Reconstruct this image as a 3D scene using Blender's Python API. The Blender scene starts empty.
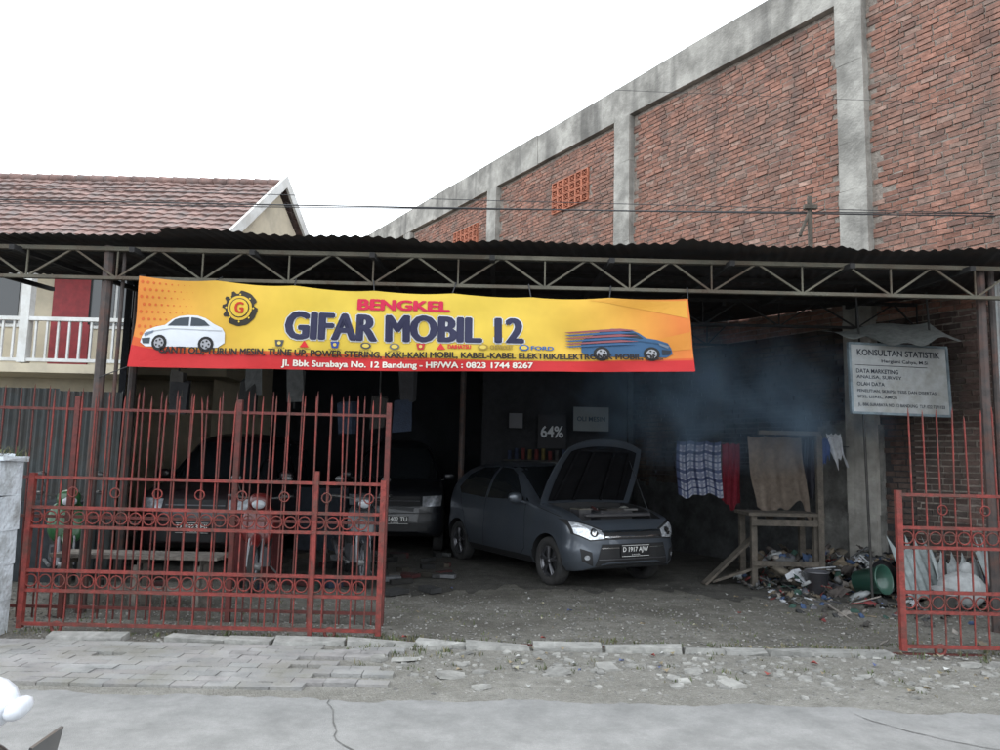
import bpy, bmesh, math, random
import numpy as np
from mathutils import Vector, Matrix, Euler
from mathutils.bvhtree import BVHTree
random.seed(7); np.random.seed(7)
R=math.radians
scene=bpy.context.scene
COL=scene.collection

# ---------------------------------------------------------------- materials
def nodes_of(m):
    m.use_nodes=True
    return m.node_tree.nodes, m.node_tree.links, m.node_tree.nodes['Principled BSDF']

def mat(name,col=(.5,.5,.5),rough=.7,metal=0,var=.25,scale=6,bump=.15,bscale=60,attr=False,dirt=None,dirt_amt=.4,coat=0,spec=.5,dscale=2.2,streak=0):
    m=bpy.data.materials.new(name)
    N,L,P=nodes_of(m)
    P.inputs['Roughness'].default_value=rough
    P.inputs['Metallic'].default_value=metal
    P.inputs['Specular IOR Level'].default_value=spec
    if coat: P.inputs['Coat Weight'].default_value=coat; P.inputs['Coat Roughness'].default_value=.06
    tc=N.new('ShaderNodeTexCoord')
    n=N.new('ShaderNodeTexNoise'); n.inputs['Scale'].default_value=scale; n.inputs['Detail'].default_value=3; n.inputs['Roughness'].default_value=.65
    L.new(tc.outputs['Object'],n.inputs['Vector'])
    mr=N.new('ShaderNodeMapRange'); mr.inputs['From Min'].default_value=.3; mr.inputs['From Max'].default_value=.7
    mr.inputs['To Min'].default_value=1-var; mr.inputs['To Max'].default_value=1+var
    L.new(n.outputs['Fac'],mr.inputs['Value'])
    mul=N.new('ShaderNodeMix'); mul.data_type='RGBA'; mul.blend_type='MULTIPLY'; mul.inputs['Factor'].default_value=1
    if attr:
        a=N.new('ShaderNodeAttribute'); a.attribute_name='Col'; L.new(a.outputs['Color'],mul.inputs['A'])
    else: mul.inputs['A'].default_value=(*col,1)
    L.new(mr.outputs['Result'],mul.inputs['B'])
    out=mul.outputs['Result']
    if dirt:
        n2=N.new('ShaderNodeTexNoise'); n2.inputs['Scale'].default_value=dscale; n2.inputs['Detail'].default_value=5; n2.inputs['Roughness'].default_value=.7
        L.new(tc.outputs['Object'],n2.inputs['Vector'])
        r2=N.new('ShaderNodeMapRange'); r2.inputs['From Min'].default_value=.45; r2.inputs['From Max'].default_value=.65; r2.inputs['To Max'].default_value=dirt_amt
        L.new(n2.outputs['Fac'],r2.inputs['Value'])
        mx=N.new('ShaderNodeMix'); mx.data_type='RGBA'; L.new(r2.outputs['Result'],mx.inputs['Factor'])
        L.new(out,mx.inputs['A']); mx.inputs['B'].default_value=(*dirt,1); out=mx.outputs['Result']
    if streak:
        mp=N.new('ShaderNodeMapping'); mp.inputs['Scale'].default_value=(3.2,3.2,.22); L.new(tc.outputs['Object'],mp.inputs['Vector'])
        n4=N.new('ShaderNodeTexNoise'); n4.inputs['Scale'].default_value=1; n4.inputs['Detail'].default_value=4; L.new(mp.outputs[0],n4.inputs['Vector'])
        r4=N.new('ShaderNodeMapRange'); r4.inputs['From Min'].default_value=.5; r4.inputs['From Max'].default_value=.68; r4.inputs['To Max'].default_value=streak; L.new(n4.outputs['Fac'],r4.inputs['Value'])
        mx=N.new('ShaderNodeMix'); mx.data_type='RGBA'; L.new(r4.outputs['Result'],mx.inputs['Factor']); L.new(out,mx.inputs['A']); mx.inputs['B'].default_value=(.085,.08,.074,1); out=mx.outputs['Result']
    L.new(out,P.inputs['Base Color'])
    if bump:
        n3=N.new('ShaderNodeTexNoise'); n3.inputs['Scale'].default_value=bscale; n3.inputs['Detail'].default_value=2
        L.new(tc.outputs['Object'],n3.inputs['Vector'])
        b=N.new('ShaderNodeBump'); b.inputs['Strength'].default_value=bump; b.inputs['Distance'].default_value=.02
        L.new(n3.outputs['Fac'],b.inputs['Height']); L.new(b.outputs['Normal'],P.inputs['Normal'])
    return m

M_attr=mat('painted_matte',attr=True,rough=.85,var=.3,scale=9,bump=.3)
M_cloth=mat('cloth',attr=True,rough=.95,var=.2,scale=14,bump=.3,bscale=200,spec=.1)
M_plas=mat('plastic_gloss',attr=True,rough=.3,var=.12,scale=12,bump=0,coat=.3,dirt=(.09,.08,.07),dirt_amt=.3)
M_print=mat('banner_print',attr=True,rough=.6,var=.08,scale=2.5,bump=0,spec=.25)
M_brick=mat('brick_clay',attr=True,rough=.95,var=.3,scale=12,bump=.5,bscale=45,dirt=(.17,.135,.115),dirt_amt=.55,dscale=.8,spec=.2,streak=.4)
M_mortar=mat('mortar',(.25,.215,.185),rough=1,var=.35,scale=14,bump=.6,bscale=60)
M_mortar_shade=mat('shade_toned_mortar',(.04,.038,.038),rough=1,var=.3,scale=14,bump=.5,bscale=60)  # dark copy of the mortar: workshop shade painted into the colour
M_conc=mat('concrete_raw',(.33,.315,.285),rough=.95,var=.3,scale=2.5,bump=.5,bscale=28,dirt=(.14,.132,.118),dirt_amt=.75,dscale=1.4,streak=.65)
M_render=mat('old_render',(.17,.167,.155),rough=.95,var=.4,scale=3.5,bump=.7,bscale=18,dirt=(.05,.048,.043),dirt_amt=.9,dscale=2.6,streak=.5)
M_render2=mat('shade_toned_render',(.055,.057,.058),rough=.95,var=.4,scale=3.5,bump=.7,bscale=18,dirt=(.02,.02,.02),dirt_amt=.8,dscale=2.6)  # dark copy of the render, interior shade put into its base colour
M_rust=mat('red_oxide_paint',(.175,.026,.02),rough=.75,var=.4,scale=18,bump=.3,bscale=80,dirt=(.065,.034,.025),dirt_amt=.85,dscale=6)
M_rust2=mat('red_oxide_paint_old',(.1,.02,.016),rough=.75,var=.35,scale=18,bump=.3,bscale=80,dirt=(.045,.023,.017),dirt_amt=.7,dscale=7)
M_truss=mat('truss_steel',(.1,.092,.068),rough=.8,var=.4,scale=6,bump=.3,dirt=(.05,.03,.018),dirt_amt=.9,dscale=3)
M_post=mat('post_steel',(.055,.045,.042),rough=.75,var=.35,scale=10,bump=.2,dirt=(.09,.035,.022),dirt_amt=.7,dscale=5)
M_under=mat('shade_toned_steel',(.018,.017,.017),rough=.9,var=.35,scale=10,bump=.2)  # frame steel darkened so the shade under the roof is in the colour
M_roof=mat('roof_zinc',(.032,.03,.03),rough=.85,var=.3,scale=3,bump=.2,dirt=(.045,.028,.02),dirt_amt=.7)
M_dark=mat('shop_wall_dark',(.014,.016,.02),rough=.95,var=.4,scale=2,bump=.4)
M_tile=mat('clay_tile',(.2,.125,.108),rough=.9,var=.4,scale=5,bump=.4,dirt=(.14,.125,.12),dirt_amt=.75,dscale=3)
M_cream=mat('cream_wall',(.5,.44,.33),rough=.9,var=.1,scale=2,bump=.1,dirt=(.3,.27,.22),dirt_amt=.4)
M_whitep=mat('white_paint',(.62,.62,.6),rough=.7,var=.1,scale=3,bump=.1,dirt=(.36,.34,.3),dirt_amt=.5)
M_pillar=mat('whitewashed_concrete',(.5,.54,.57),rough=.95,var=.15,scale=5,bump=.6,bscale=30,dirt=(.19,.19,.175),dirt_amt=.75,dscale=4)
M_maroon=mat('maroon_door',(.22,.018,.022),rough=.6)
M_car=mat('car_paint_grey',(.075,.088,.108),rough=.32,metal=.5,var=.05,scale=4,bump=0,coat=.7,dirt=(.11,.11,.1),dirt_amt=.15)
M_van=mat('car_paint_black',(.01,.011,.014),rough=.4,metal=.3,var=.05,bump=0,coat=.35,dirt=(.03,.03,.028),dirt_amt=.2)
M_suv=mat('car_paint_maroon',(.018,.011,.013),rough=.4,metal=.3,var=.05,bump=0,coat=.35,dirt=(.03,.03,.028),dirt_amt=.2)
M_glass=mat('car_glass',(.01,.012,.014),rough=.06,var=.05,bump=0,coat=.4)
M_black=mat('black_trim',(.01,.01,.011),rough=.65,var=.2,bump=0)
M_chrome=mat('chrome',(.6,.6,.6),rough=.2,metal=1,var=.05,bump=0)
M_lamp=mat('headlamp_lens',(.5,.52,.55),rough=.15,metal=.5,var=.35,scale=30,bump=0,coat=1)
M_rubber=mat('tyre_rubber',(.018,.018,.019),rough=.9,var=.3,scale=20,bump=.2,dirt=(.06,.055,.05),dirt_amt=.5)
M_rim=mat('alloy_rim',(.14,.14,.15),rough=.35,metal=.8,var=.2,bump=0)
M_plate=mat('plate_black',(.012,.012,.013),rough=.4,bump=0)
M_ptxt=mat('plate_text',(.6,.6,.58),rough=.5,bump=0,var=.05)
M_wood=mat('old_wood',(.085,.072,.058),rough=.9,var=.4,scale=12,bump=.5,dirt=(.04,.036,.03),dirt_amt=.5)
M_wire=mat('cable_black',(.03,.03,.032),rough=.7,bump=0)

# ---------------------------------------------------------------- mesh builder
class MB:
    def __init__(s): s.v=[];s.f=[];s.c=[];s.sm=[]
    def add(s,vs,fs,col=(.5,.5,.5),M=None,smooth=False):
        o=len(s.v)
        if M is not None: vs=[tuple(M@Vector(p)) for p in vs]
        s.v.extend([tuple(p) for p in vs])
        for f in fs:
            s.f.append(tuple(i+o for i in f)); s.c.append(col); s.sm.append(smooth)
    def box(s,c,size,col=(.5,.5,.5),rot=(0,0,0),M=None,jit=0):
        hx,hy,hz=[k/2 for k in size]
        vs=[(x*hx,y*hy,z*hz) for x in(-1,1) for y in(-1,1) for z in(-1,1)]
        if jit: vs=[tuple(k+random.uniform(-jit,jit) for k in p) for p in vs]
        T=Matrix.Translation(c)@Euler(rot).to_matrix().to_4x4()
        if M is not None: T=M@T
        s.add(vs,[(0,1,3,2),(4,6,7,5),(0,4,5,1),(2,3,7,6),(0,2,6,4),(1,5,7,3)],col,T)
    def rod(s,a,b,r,col=(.5,.5,.5),n=6,r2=None,M=None):
        a=Vector(a);b=Vector(b);d=b-a
        if d.length<1e-6:return
        q=d.to_track_quat('Z','Y'); r2=r if r2 is None else r2
        vs=[]
        for k,(p,rr) in enumerate(((a,r),(b,r2))):
            for i in range(n):
                t=2*math.pi*(i+.5)/n
                vs.append(p+q@Vector((rr*math.cos(t),rr*math.sin(t),0)))
        fs=[(i,(i+1)%n,n+(i+1)%n,n+i) for i in range(n)]+[tuple(range(n-1,-1,-1)),tuple(range(n,2*n))]
        s.add(vs,fs,col,M,smooth=n>8)
    def ring(s,c,Rr,r,axis='Y',col=(.5,.5,.5),n=14,m=5,M=None,sq=1):
        vs=[];fs=[]
        for i in range(n):
            t=2*math.pi*i/n
            for j in range(m):
                p=2*math.pi*j/m
                rr=Rr+r*math.cos(p); h=r*math.sin(p)*sq
                if axis=='Y': q=(rr*math.cos(t),h,rr*math.sin(t))
                elif axis=='X': q=(h,rr*math.cos(t),rr*math.sin(t))
                else: q=(rr*math.cos(t),rr*math.sin(t),h)
                vs.append((c[0]+q[0],c[1]+q[1],c[2]+q[2]))
        for i in range(n):
            for j in range(m):
                fs.append((i*m+j,((i+1)%n)*m+j,((i+1)%n)*m+(j+1)%m,i*m+(j+1)%m))
        s.add(vs,fs,col,M,smooth=True)
    def ball(s,c,rad,col=(.5,.5,.5),rot=(0,0,0),n=10,m=7,M=None,noise=0,pw=1.0,smooth=True):
        vs=[];fs=[]
        T=Matrix.Translation(c)@Euler(rot).to_matrix().to_4x4()
        if M is not None:T=M@T
        sg=lambda x:math.copysign(abs(x)**pw,x)
        for j in range(m+1):
            ph=math.pi*j/m-math.pi/2
            for i in range(n):
                t=2*math.pi*i/n
                k=1+random.uniform(-noise,noise)
                vs.append((rad[0]*sg(math.cos(ph))*sg(math.cos(t))*k,rad[1]*sg(math.cos(ph))*sg(math.sin(t))*k,rad[2]*sg(math.sin(ph))*k))
        for j in range(m):
            for i in range(n):
                fs.append((j*n+i,j*n+(i+1)%n,(j+1)*n+(i+1)%n,(j+1)*n+i))
        s.add(vs,fs,col,T,smooth)
    def build(s,name,mt,parent=None,loc=(0,0,0),rot=(0,0,0)):
        me=bpy.data.meshes.new(name); me.from_pydata(s.v,[],s.f)
        a=me.color_attributes.new('Col','FLOAT_COLOR','CORNER')
        lt=np.array([len(f) for f in s.f]); c=np.repeat(np.array([(*k[:3],1.0) for k in s.c],dtype=np.float32),lt,axis=0)
        a.data.foreach_set('color',c.ravel())
        me.polygons.foreach_set('use_smooth',s.sm)
        me.materials.append(mt); me.update()
        ob=bpy.data.objects.new(name,me); COL.objects.link(ob)
        ob.location=loc; ob.rotation_euler=rot
        if parent: ob.parent=parent
        return ob
def empty(name,loc=(0,0,0),rot=(0,0,0),parent=None):
    e=bpy.data.objects.new(name,None); COL.objects.link(e); e.location=loc; e.rotation_euler=rot; e.empty_display_size=.2
    if parent:e.parent=parent
    return e
def text_geo(txt,bold=.0):
    cu=bpy.data.curves.new('t','FONT'); cu.body=txt; cu.size=1; cu.offset=bold; cu.resolution_u=3
    ob=bpy.data.objects.new('t',cu); COL.objects.link(ob)
    dg=bpy.context.evaluated_depsgraph_get(); dg.update()
    me=bpy.data.meshes.new_from_object(ob.evaluated_get(dg))
    bm=bmesh.new(); bm.from_mesh(me); bmesh.ops.triangulate(bm,faces=bm.faces[:])
    v=[(p.co.x,p.co.y) for p in bm.verts]; bm.verts.index_update()
    f=[tuple(q.index for q in k.verts) for k in bm.faces]
    bm.free(); bpy.data.objects.remove(ob); bpy.data.meshes.remove(me)
    xs=[p[0] for p in v]; ys=[p[1] for p in v]
    x0,x1,y0,y1=min(xs),max(xs),min(ys),max(ys)
    return [((p[0]-x0)/(x1-x0),(p[1]-y0)/(y1-y0)) for p in v],f
def poly_geo(poly,cell=.04):
    bm=bmesh.new(); vs=[bm.verts.new((p[0],p[1],0)) for p in poly]; bm.faces.new(vs)
    bmesh.ops.triangulate(bm,faces=bm.faces[:])
    for ax in (0,1):
        lo=min(p[ax] for p in poly); hi=max(p[ax] for p in poly); k=math.floor(lo/cell)+1
        while k*cell<hi:
            co=[0,0,0];co[ax]=k*cell;no=[0,0,0];no[ax]=1
            bmesh.ops.bisect_plane(bm,geom=bm.verts[:]+bm.edges[:]+bm.faces[:],plane_co=co,plane_no=no,dist=1e-6); k+=1
    bm.verts.index_update(); v=[(p.co.x,p.co.y) for p in bm.verts]; f=[tuple(q.index for q in k.verts) for k in bm.faces]
    bm.free(); return v,f

# ---------------------------------------------------------------- world, sun, camera
w=bpy.data.worlds.new('World'); scene.world=w; w.use_nodes=True
N=w.node_tree.nodes; L=w.node_tree.links; bg=N['Background']
sky=N.new('ShaderNodeTexSky'); sky.sky_type='NISHITA'; sky.sun_disc=False
sdir=Vector((-.35,.75,.95)).normalized()
sky.sun_elevation=math.asin(sdir.z); sky.sun_rotation=math.atan2(sdir.x,sdir.y)
sky.air_density=1.5; sky.dust_density=4
mx=N.new('ShaderNodeMix'); mx.data_type='RGBA'; mx.inputs['Factor'].default_value=.82
L.new(sky.outputs['Color'],mx.inputs['A']); mx.inputs['B'].default_value=(20.5,21.9,23.3,1)
L.new(mx.outputs['Result'],bg.inputs['Color']); bg.inputs['Strength'].default_value=.15
sl=bpy.data.lights.new('sun','SUN'); sl.energy=1.5; sl.angle=R(16); sl.color=(1,.96,.9)
so=bpy.data.objects.new('sun',sl); COL.objects.link(so); so.rotation_euler=(-sdir).to_track_quat('-Z','Y').to_euler()
so.location=(0,0,20)
cam=bpy.data.cameras.new('camera'); co=bpy.data.objects.new('camera',cam); COL.objects.link(co)
cam.lens=27; cam.sensor_width=36; cam.clip_end=3000; cam.clip_start=.05
co.matrix_world=Matrix.Translation((0,0,1.5))@Matrix.Rotation(R(96.46),4,'X')@Matrix.Rotation(R(1.3),4,'Z')
scene.camera=co
scene.view_settings.view_transform='Standard'
try: scene.view_settings.look='None'
except: pass
scene.view_settings.exposure=0

# ---------------------------------------------------------------- ground
def ground_mat(name,c1,c2,c3,s1,s2,speck=60,green=None,bump=.6,f=(.4,.6),dark=None):
    m=bpy.data.materials.new(name); N,L,P=nodes_of(m); P.inputs['Roughness'].default_value=.95; P.inputs['Specular IOR Level'].default_value=.2
    tc=N.new('ShaderNodeTexCoord')
    def noise(s,d=4,r=.65):
        n=N.new('ShaderNodeTexNoise'); n.inputs['Scale'].default_value=s;n.inputs['Detail'].default_value=d;n.inputs['Roughness'].default_value=r
        L.new(tc.outputs['Object'],n.inputs['Vector']); return n
    def ramp(n,a,b):
        r=N.new('ShaderNodeMapRange'); r.inputs['From Min'].default_value=a;r.inputs['From Max'].default_value=b; L.new(n.outputs[0],r.inputs['Value']); return r
    def mixc(fac,A,B):
        x=N.new('ShaderNodeMix');x.data_type='RGBA';L.new(fac,x.inputs['Factor'])
        for k,q in(('A',A),('B',B)):
            if isinstance(q,tuple): x.inputs[k].default_value=(*q,1)
            else: L.new(q,x.inputs[k])
        return x.outputs['Result']
    a=mixc(ramp(noise(s1),*f).outputs[0],c1,c2)
    vo=N.new('ShaderNodeTexVoronoi'); vo.inputs['Scale'].default_value=speck; L.new(tc.outputs['Object'],vo.inputs['Vector'])
    sp=N.new('ShaderNodeSeparateColor'); L.new(vo.outputs['Color'],sp.inputs[0])
    mm=N.new('ShaderNodeMapRange'); mm.inputs['From Min'].default_value=.45; mm.inputs['From Max'].default_value=1; mm.inputs['To Max'].default_value=.75; L.new(sp.outputs[0],mm.inputs['Value'])
    a=mixc(mm.outputs[0],a,c3)
    a2=mixc(ramp(noise(s2,7,.75),.35,.7).outputs[0],a,tuple(k*.7 for k in c1))
    if green: a2=mixc(ramp(noise(.9,7,.8),.58,.68).outputs[0],a2,green)
    if dark: a2=mixc(ramp(noise(.55,6,.7),.48,.62).outputs[0],a2,dark)
    L.new(a2,P.inputs['Base Color'])
    b=N.new('ShaderNodeBump'); b.inputs['Strength'].default_value=bump; b.inputs['Distance'].default_value=.03
    ad=N.new('ShaderNodeMath'); ad.operation='ADD'; L.new(vo.outputs['Distance'],ad.inputs[0]); L.new(noise(25).outputs[0],ad.inputs[1])
    L.new(ad.outputs[0],b.inputs['Height']); L.new(b.outputs['Normal'],P.inputs['Normal'])
    return m
G_yard=ground_mat('gravel_dirt',(.15,.141,.121),(.21,.199,.176),(.28,.27,.243),1.2,5,48,green=(.13,.13,.095),dark=(.1,.093,.08))
G_mud=ground_mat('oily_shade_toned_dirt',(.08,.076,.068),(.11,.105,.094),(.15,.144,.13),1.2,5,48,dark=(.04,.038,.034))  # oily dirt, also darkened to paint in the shade under the roof
G_road=ground_mat('old_asphalt',(.24,.238,.23),(.262,.258,.25),(.3,.295,.287),.5,3,170,bump=.25)
G_slab=ground_mat('broken_concrete',(.21,.2,.175),(.27,.26,.232),(.32,.31,.285),1.5,6,70,green=(.14,.14,.1))
def sheet(name,x0,x1,y0,y1,z,m):
    me=bpy.data.meshes.new(name);me.from_pydata([(x0,y0,z),(x1,y0,z),(x1,y1,z),(x0,y1,z)],[],[(0,1,2,3)]);me.materials.append(m)
    o=bpy.data.objects.new(name,me);COL.objects.link(o);return o
def ragged(name,y_in,y_edge,z,m,amp,x0=-60,x1=60,step=.05,lo=-12,hi=12):
    vs=[];fs=[]
    xs=[x0]+list(np.arange(lo,hi,step))+[x1]
    for x in xs:
        e=amp*(.5*math.sin(x*1.3)+.35*math.sin(x*3.7+1)+.25*math.sin(x*9.1)+.3*random.uniform(-1,1))
        vs+=[(x,y_in,z),(x,y_edge+e,z)]
    for i in range(len(xs)-1): fs.append((2*i,2*i+2,2*i+3,2*i+1))
    me=bpy.data.meshes.new(name);me.from_pydata(vs,[],fs);me.materials.append(m)
    o=bpy.data.objects.new(name,me);COL.objects.link(o)
sheet('ground',-600,600,-600,900,0,G_yard)
sheet('pavement',-60,60,4.6,6.12,.008,G_slab)
ragged('road',-1.5,4.84,.014,G_road,.07)
ragged('workshop_floor',16.1,8.9,.005,G_mud,.45,-8.2,4.6,.05,-8.1,4.5)
# cracks in the road
ck=MB()
for (x,y,a,n_) in ((-1.0,4.8,-1.8,22),(2.2,4.75,-1.2,18),(3.6,4.3,3.0,26)):
    p=(x,y)
    for k in range(n_):
        a+=random.gauss(0,.25); q=(p[0]+.07*math.cos(a),p[1]+.07*math.sin(a)); wd=random.uniform(.002,.005)
        nx,ny=-math.sin(a)*wd,math.cos(a)*wd
        ck.add([(p[0]-nx,p[1]-ny,.018),(q[0]-nx,q[1]-ny,.018),(q[0]+nx,q[1]+ny,.018),(p[0]+nx,p[1]+ny,.018)],[(0,1,2,3)],(.1,.098,.092)); p=q
ck.build('road_cracks',M_attr)

pb=MB(); y=4.98; row=0
while y<6.05:
    x=-8+(.11 if row%2 else 0)
    while x<-.9+random.uniform(-.6,.4):
        if not(random.random()<.05 and x>-3):
            g=random.uniform(.23,.275); k=random.uniform(.96,1.01)
            pb.box((x+.105,y+.052,.002+random.uniform(0,.006)),(.207,.104,.05),(g,g*.985*k,g*.95*k),(random.uniform(-.012,.012),random.uniform(-.012,.012),random.uniform(-.025,.025)))
        x+=.212
    y+=.107;row+=1
pb.build('paving_blocks',mat('paver_concrete',attr=True,rough=.95,var=.3,scale=5,bump=.4,dirt=(.15,.142,.115),dirt_amt=.75,dscale=2.5))
kb=MB(); x=-9
while x<3.1:
    l=random.uniform(.3,.7); g=random.uniform(.22,.28)
    if random.random()>.2: kb.box((x+l/2,6.2+random.uniform(-.025,.025),.004+random.uniform(0,.012)),(l-.02,.12,.07),(g,g*.98,g*.91),(random.uniform(-.03,.03),random.uniform(-.015,.015),random.uniform(-.04,.04)),jit=.016)
    x+=l
kb.build('kerb',M_attr)
def stone(mb,c,s,col,flat=.5):
    mb.ball(c,(s*random.uniform(.7,1.3),s*random.uniform(.7,1.3),s*flat),col,(random.uniform(-.3,.3),random.uniform(-.3,.3),random.uniform(0,6)),n=6,m=4,noise=.22,smooth=False)
rb=MB()
for i in range(360):
    x=random.gauss(1.5,1.5) if i%3 else random.uniform(-.9,4.8);y=random.gauss(5.7,.3)
    if 4.95<y<6.3 and -1<x<5.2:
        s=random.choice([.015,.02,.022,.026,.03,.04,.055,.1 if i%5==0 else .03]); g=random.uniform(.19,.31)
        n=random.randint(4,6); a0=random.uniform(0,6)
        ps=[(s*math.cos(a0+6.28*k/n)*random.uniform(.55,1.4),s*math.sin(a0+6.28*k/n)*random.uniform(.5,1.1)) for k in range(n)]
        h=.008+s*.2; T=Matrix.Translation((x,y,.006))@Euler((random.uniform(-.2,.2),random.uniform(-.2,.2),0)).to_matrix().to_4x4()
        rb.add([(p[0],p[1],0) for p in ps]+[(p[0]*.94,p[1]*.94,h*random.uniform(.7,1.1)) for p in ps],[tuple(range(n,2*n))]+[(k,(k+1)%n,n+(k+1)%n,n+k) for k in range(n)],(g,g*.975,g*.9),T)
rb.build('concrete_rubble',M_attr)
gv=MB()
for i in range(9500):
    y=4.95+abs(random.gauss(0,2.2)); x=random.uniform(-5.5,5.6)
    if y>11 or (x<-1 and y<6.1) or (y>8.8 and random.random()<.6):continue
    s=random.choice([.006,.007,.008,.01,.012,.016 if i%3==0 else .009]) ; g=random.uniform(.1,.28)*(1 if y<8.6 else .45)  # stones further in are darkened, roof shade painted into their colour
    stone(gv,(x,y,.006),s,(g,g*.965,g*.89))
gv.build('gravel',M_attr)
gr=MB()
def tuft(x,y,n,h,z=0,spread=.07):
    for k in range(n):
        a=random.uniform(0,6.28); r=random.uniform(0,spread); bx=x+r*math.cos(a);by=y+r*math.sin(a); hh=h*random.uniform(.4,1.1)
        d=random.uniform(.2,.9)*hh; a2=random.uniform(0,6.28); dx=d*math.cos(a2);dy=d*math.sin(a2); wd=random.uniform(.003,.006)
        px,py=-math.sin(a2)*wd,math.cos(a2)*wd
        g=random.uniform(.6,1.2); c=(.08*g,.1*g,.04*g) if random.random()<.55 else (.14*g,.125*g,.07*g)
        gr.add([(bx-px,by-py,z),(bx+px,by+py,z),(bx+dx*.4+px*.8,by+dy*.4+py*.8,z+hh*.65),(bx+dx*.4-px*.8,by+dy*.4-py*.8,z+hh*.65),(bx+dx,by+dy,z+hh)],[(0,1,2,3),(3,2,4)],c)
for i in range(330):
    r=random.random()
    if r<.3: tuft(random.uniform(-4,3.3),6.33+abs(random.gauss(0,.1)),9,.035)
    elif r<.42: tuft(random.gauss(-.7,.35),random.gauss(6.15,.2),12,.055)
    elif r<.52: tuft(random.uniform(2.6,5),random.gauss(6.3,.2),12,.055)
    elif r<.7: tuft(random.uniform(-1,5),random.gauss(5.8,.3),8,.035)
    else: tuft(random.uniform(-4,4),random.uniform(6.4,8.0),8,.022,spread=.14)
for i in range(34): tuft(random.uniform(-4.55,-4.0),random.uniform(6.05,6.35),12,.13,z=1.4,spread=.06)
gr.build('grass',mat('grass_blades',attr=True,rough=.9,bump=0,var=.2))
lt=MB()
for i in range(90):
    x=random.uniform(-.8,5);y=random.uniform(5.2,9) if i%2 else random.gauss(5.9,.3)
    c=random.choice([(.4,.4,.38),(.25,.2,.13),(.08,.1,.2),(.22,.05,.04),(.2,.17,.1),(.3,.28,.2),(.2,.16,.1)])
    a=random.uniform(0,3); s=random.uniform(.01,.028); u=(math.cos(a)*s,math.sin(a)*s);v_=(-u[1]*.7,u[0]*.7)
    lt.add([(x-u[0]-v_[0],y-u[1]-v_[1],.02),(x+u[0]-v_[0],y+u[1]-v_[1],.035),(x+u[0]+v_[0],y+u[1]+v_[1],.022),(x-u[0]+v_[0],y-u[1]+v_[1],.04)],[(0,1,2,3)],c)
lt.build('ground_litter',M_attr)

# ---------------------------------------------------------------- brick wall
yaw=math.atan2(.8368,-.5475)
bw=empty('brick_wall',(5.1,10.3,0),(0,0,yaw))
t0,t1=-6.2,18.6; ZT=8.32
m=MB(); m.box(((t0+t1)/2,-.131,(ZT+3.5)/2),(t1-t0,.28,ZT-3.5)); m.box(((t0-.6)/2,-.131,1.749),(-.6-t0,.28,3.498)); m.build('mortar_core',M_mortar,bw)
m=MB(); m.box(((t1-.59)/2,-.131,1.749),(t1+.59,.28,3.498)); m.build('shade_toned_core',M_mortar_shade,bw)  # part of the core under the roof, in the shade-darkened mortar
pill=[-4.75,.06,4.86,9.67,14.48]
bk=MB(); z=.0; row=0; bh=.06; pitch=.078
vents=[(6.63,7.35),(11.1,7.3)]
while z+bh<ZT:
    x=t0+(.11 if row%2 else 0)+random.uniform(-.03,.03)
    while x<t1-.2:
        l=.2+random.uniform(-.012,.012); cx=x+l/2
        ok=all(abs(cx-p)>.27 for p in pill) and all(not(abs(cx-v[0])<.62 and abs(z-v[1])<.36) for v in vents)
        if ok and not (z<3.3 and cx>9.5):
            q=random.random(); b=random.uniform(.78,1.15)
            c=(.29*b,.15*b,.112*b) if q<.7 else ((.22*b,.125*b,.1*b) if q<.88 else (.31*b,.2*b,.16*b))
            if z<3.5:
                k=.1 if cx>.4 else (.3 if cx>-1.2 else .5); g_=sum(c)/3; c=tuple((q_*.6+g_*.4)*k for q_ in c)  # courses below the roof darkened and greyed: shade painted into brick colour
            d=random.gauss(0,.005)
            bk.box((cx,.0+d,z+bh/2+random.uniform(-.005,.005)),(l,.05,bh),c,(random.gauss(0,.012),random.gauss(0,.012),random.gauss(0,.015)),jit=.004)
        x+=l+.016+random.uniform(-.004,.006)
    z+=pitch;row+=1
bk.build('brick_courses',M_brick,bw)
m=MB()
for p in pill:
    zz=0
    while zz<ZT:
        h=min(random.uniform(.7,1.2),ZT-zz); wj=random.uniform(-.012,.012)
        if zz>3.3 or p<1: m.box((p+random.uniform(-.008,.008),-.02,zz+h/2),(.42+wj,.34+wj,h-.002),jit=.005)
        zz+=h
m.build('pillars',M_conc,bw)
m=MB()
for p in pill[2:]: m.box((p,-.03,2.0),(.4,.34,4.0))
m.build('shade_toned_pillars',M_render2,bw)  # lower pillars inside, painted dark to carry the interior shade
m=MB()
xx=t0
while xx<t1:
    l=min(random.uniform(2,3),t1-xx); m.box((xx+l/2,-.05,ZT+.36),(l-.003,.36+random.uniform(-.01,.01),.7+random.uniform(-.02,.02)),jit=.01); xx+=l
m.build('ring_beam',M_conc,bw)
m=MB()
for vx,vz in vents:
    m.box((vx,.0,vz),(1.24,.03,.76),(.05,.02,.015))
    for i in range(6):
        for j in range(4):
            cx=vx-.52+i*.208;cz=vz-.27+j*.18
            o=(.4,.14,.08)
            m.box((cx-.09,.03,cz),(.022,.08,.17),o);m.box((cx+.09,.03,cz),(.022,.08,.17),o)
            m.box((cx,.03,cz+.075),(.158,.08,.02),o);m.box((cx,.03,cz-.075),(.158,.08,.02),o)
            m.box((cx,.03,cz),(.12,.07,.014),o,(0,.7,0));m.box((cx,.028,cz),(.12,.07,.014),o,(0,-.7,0))
m.build('vent_blocks',M_attr,bw)
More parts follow.
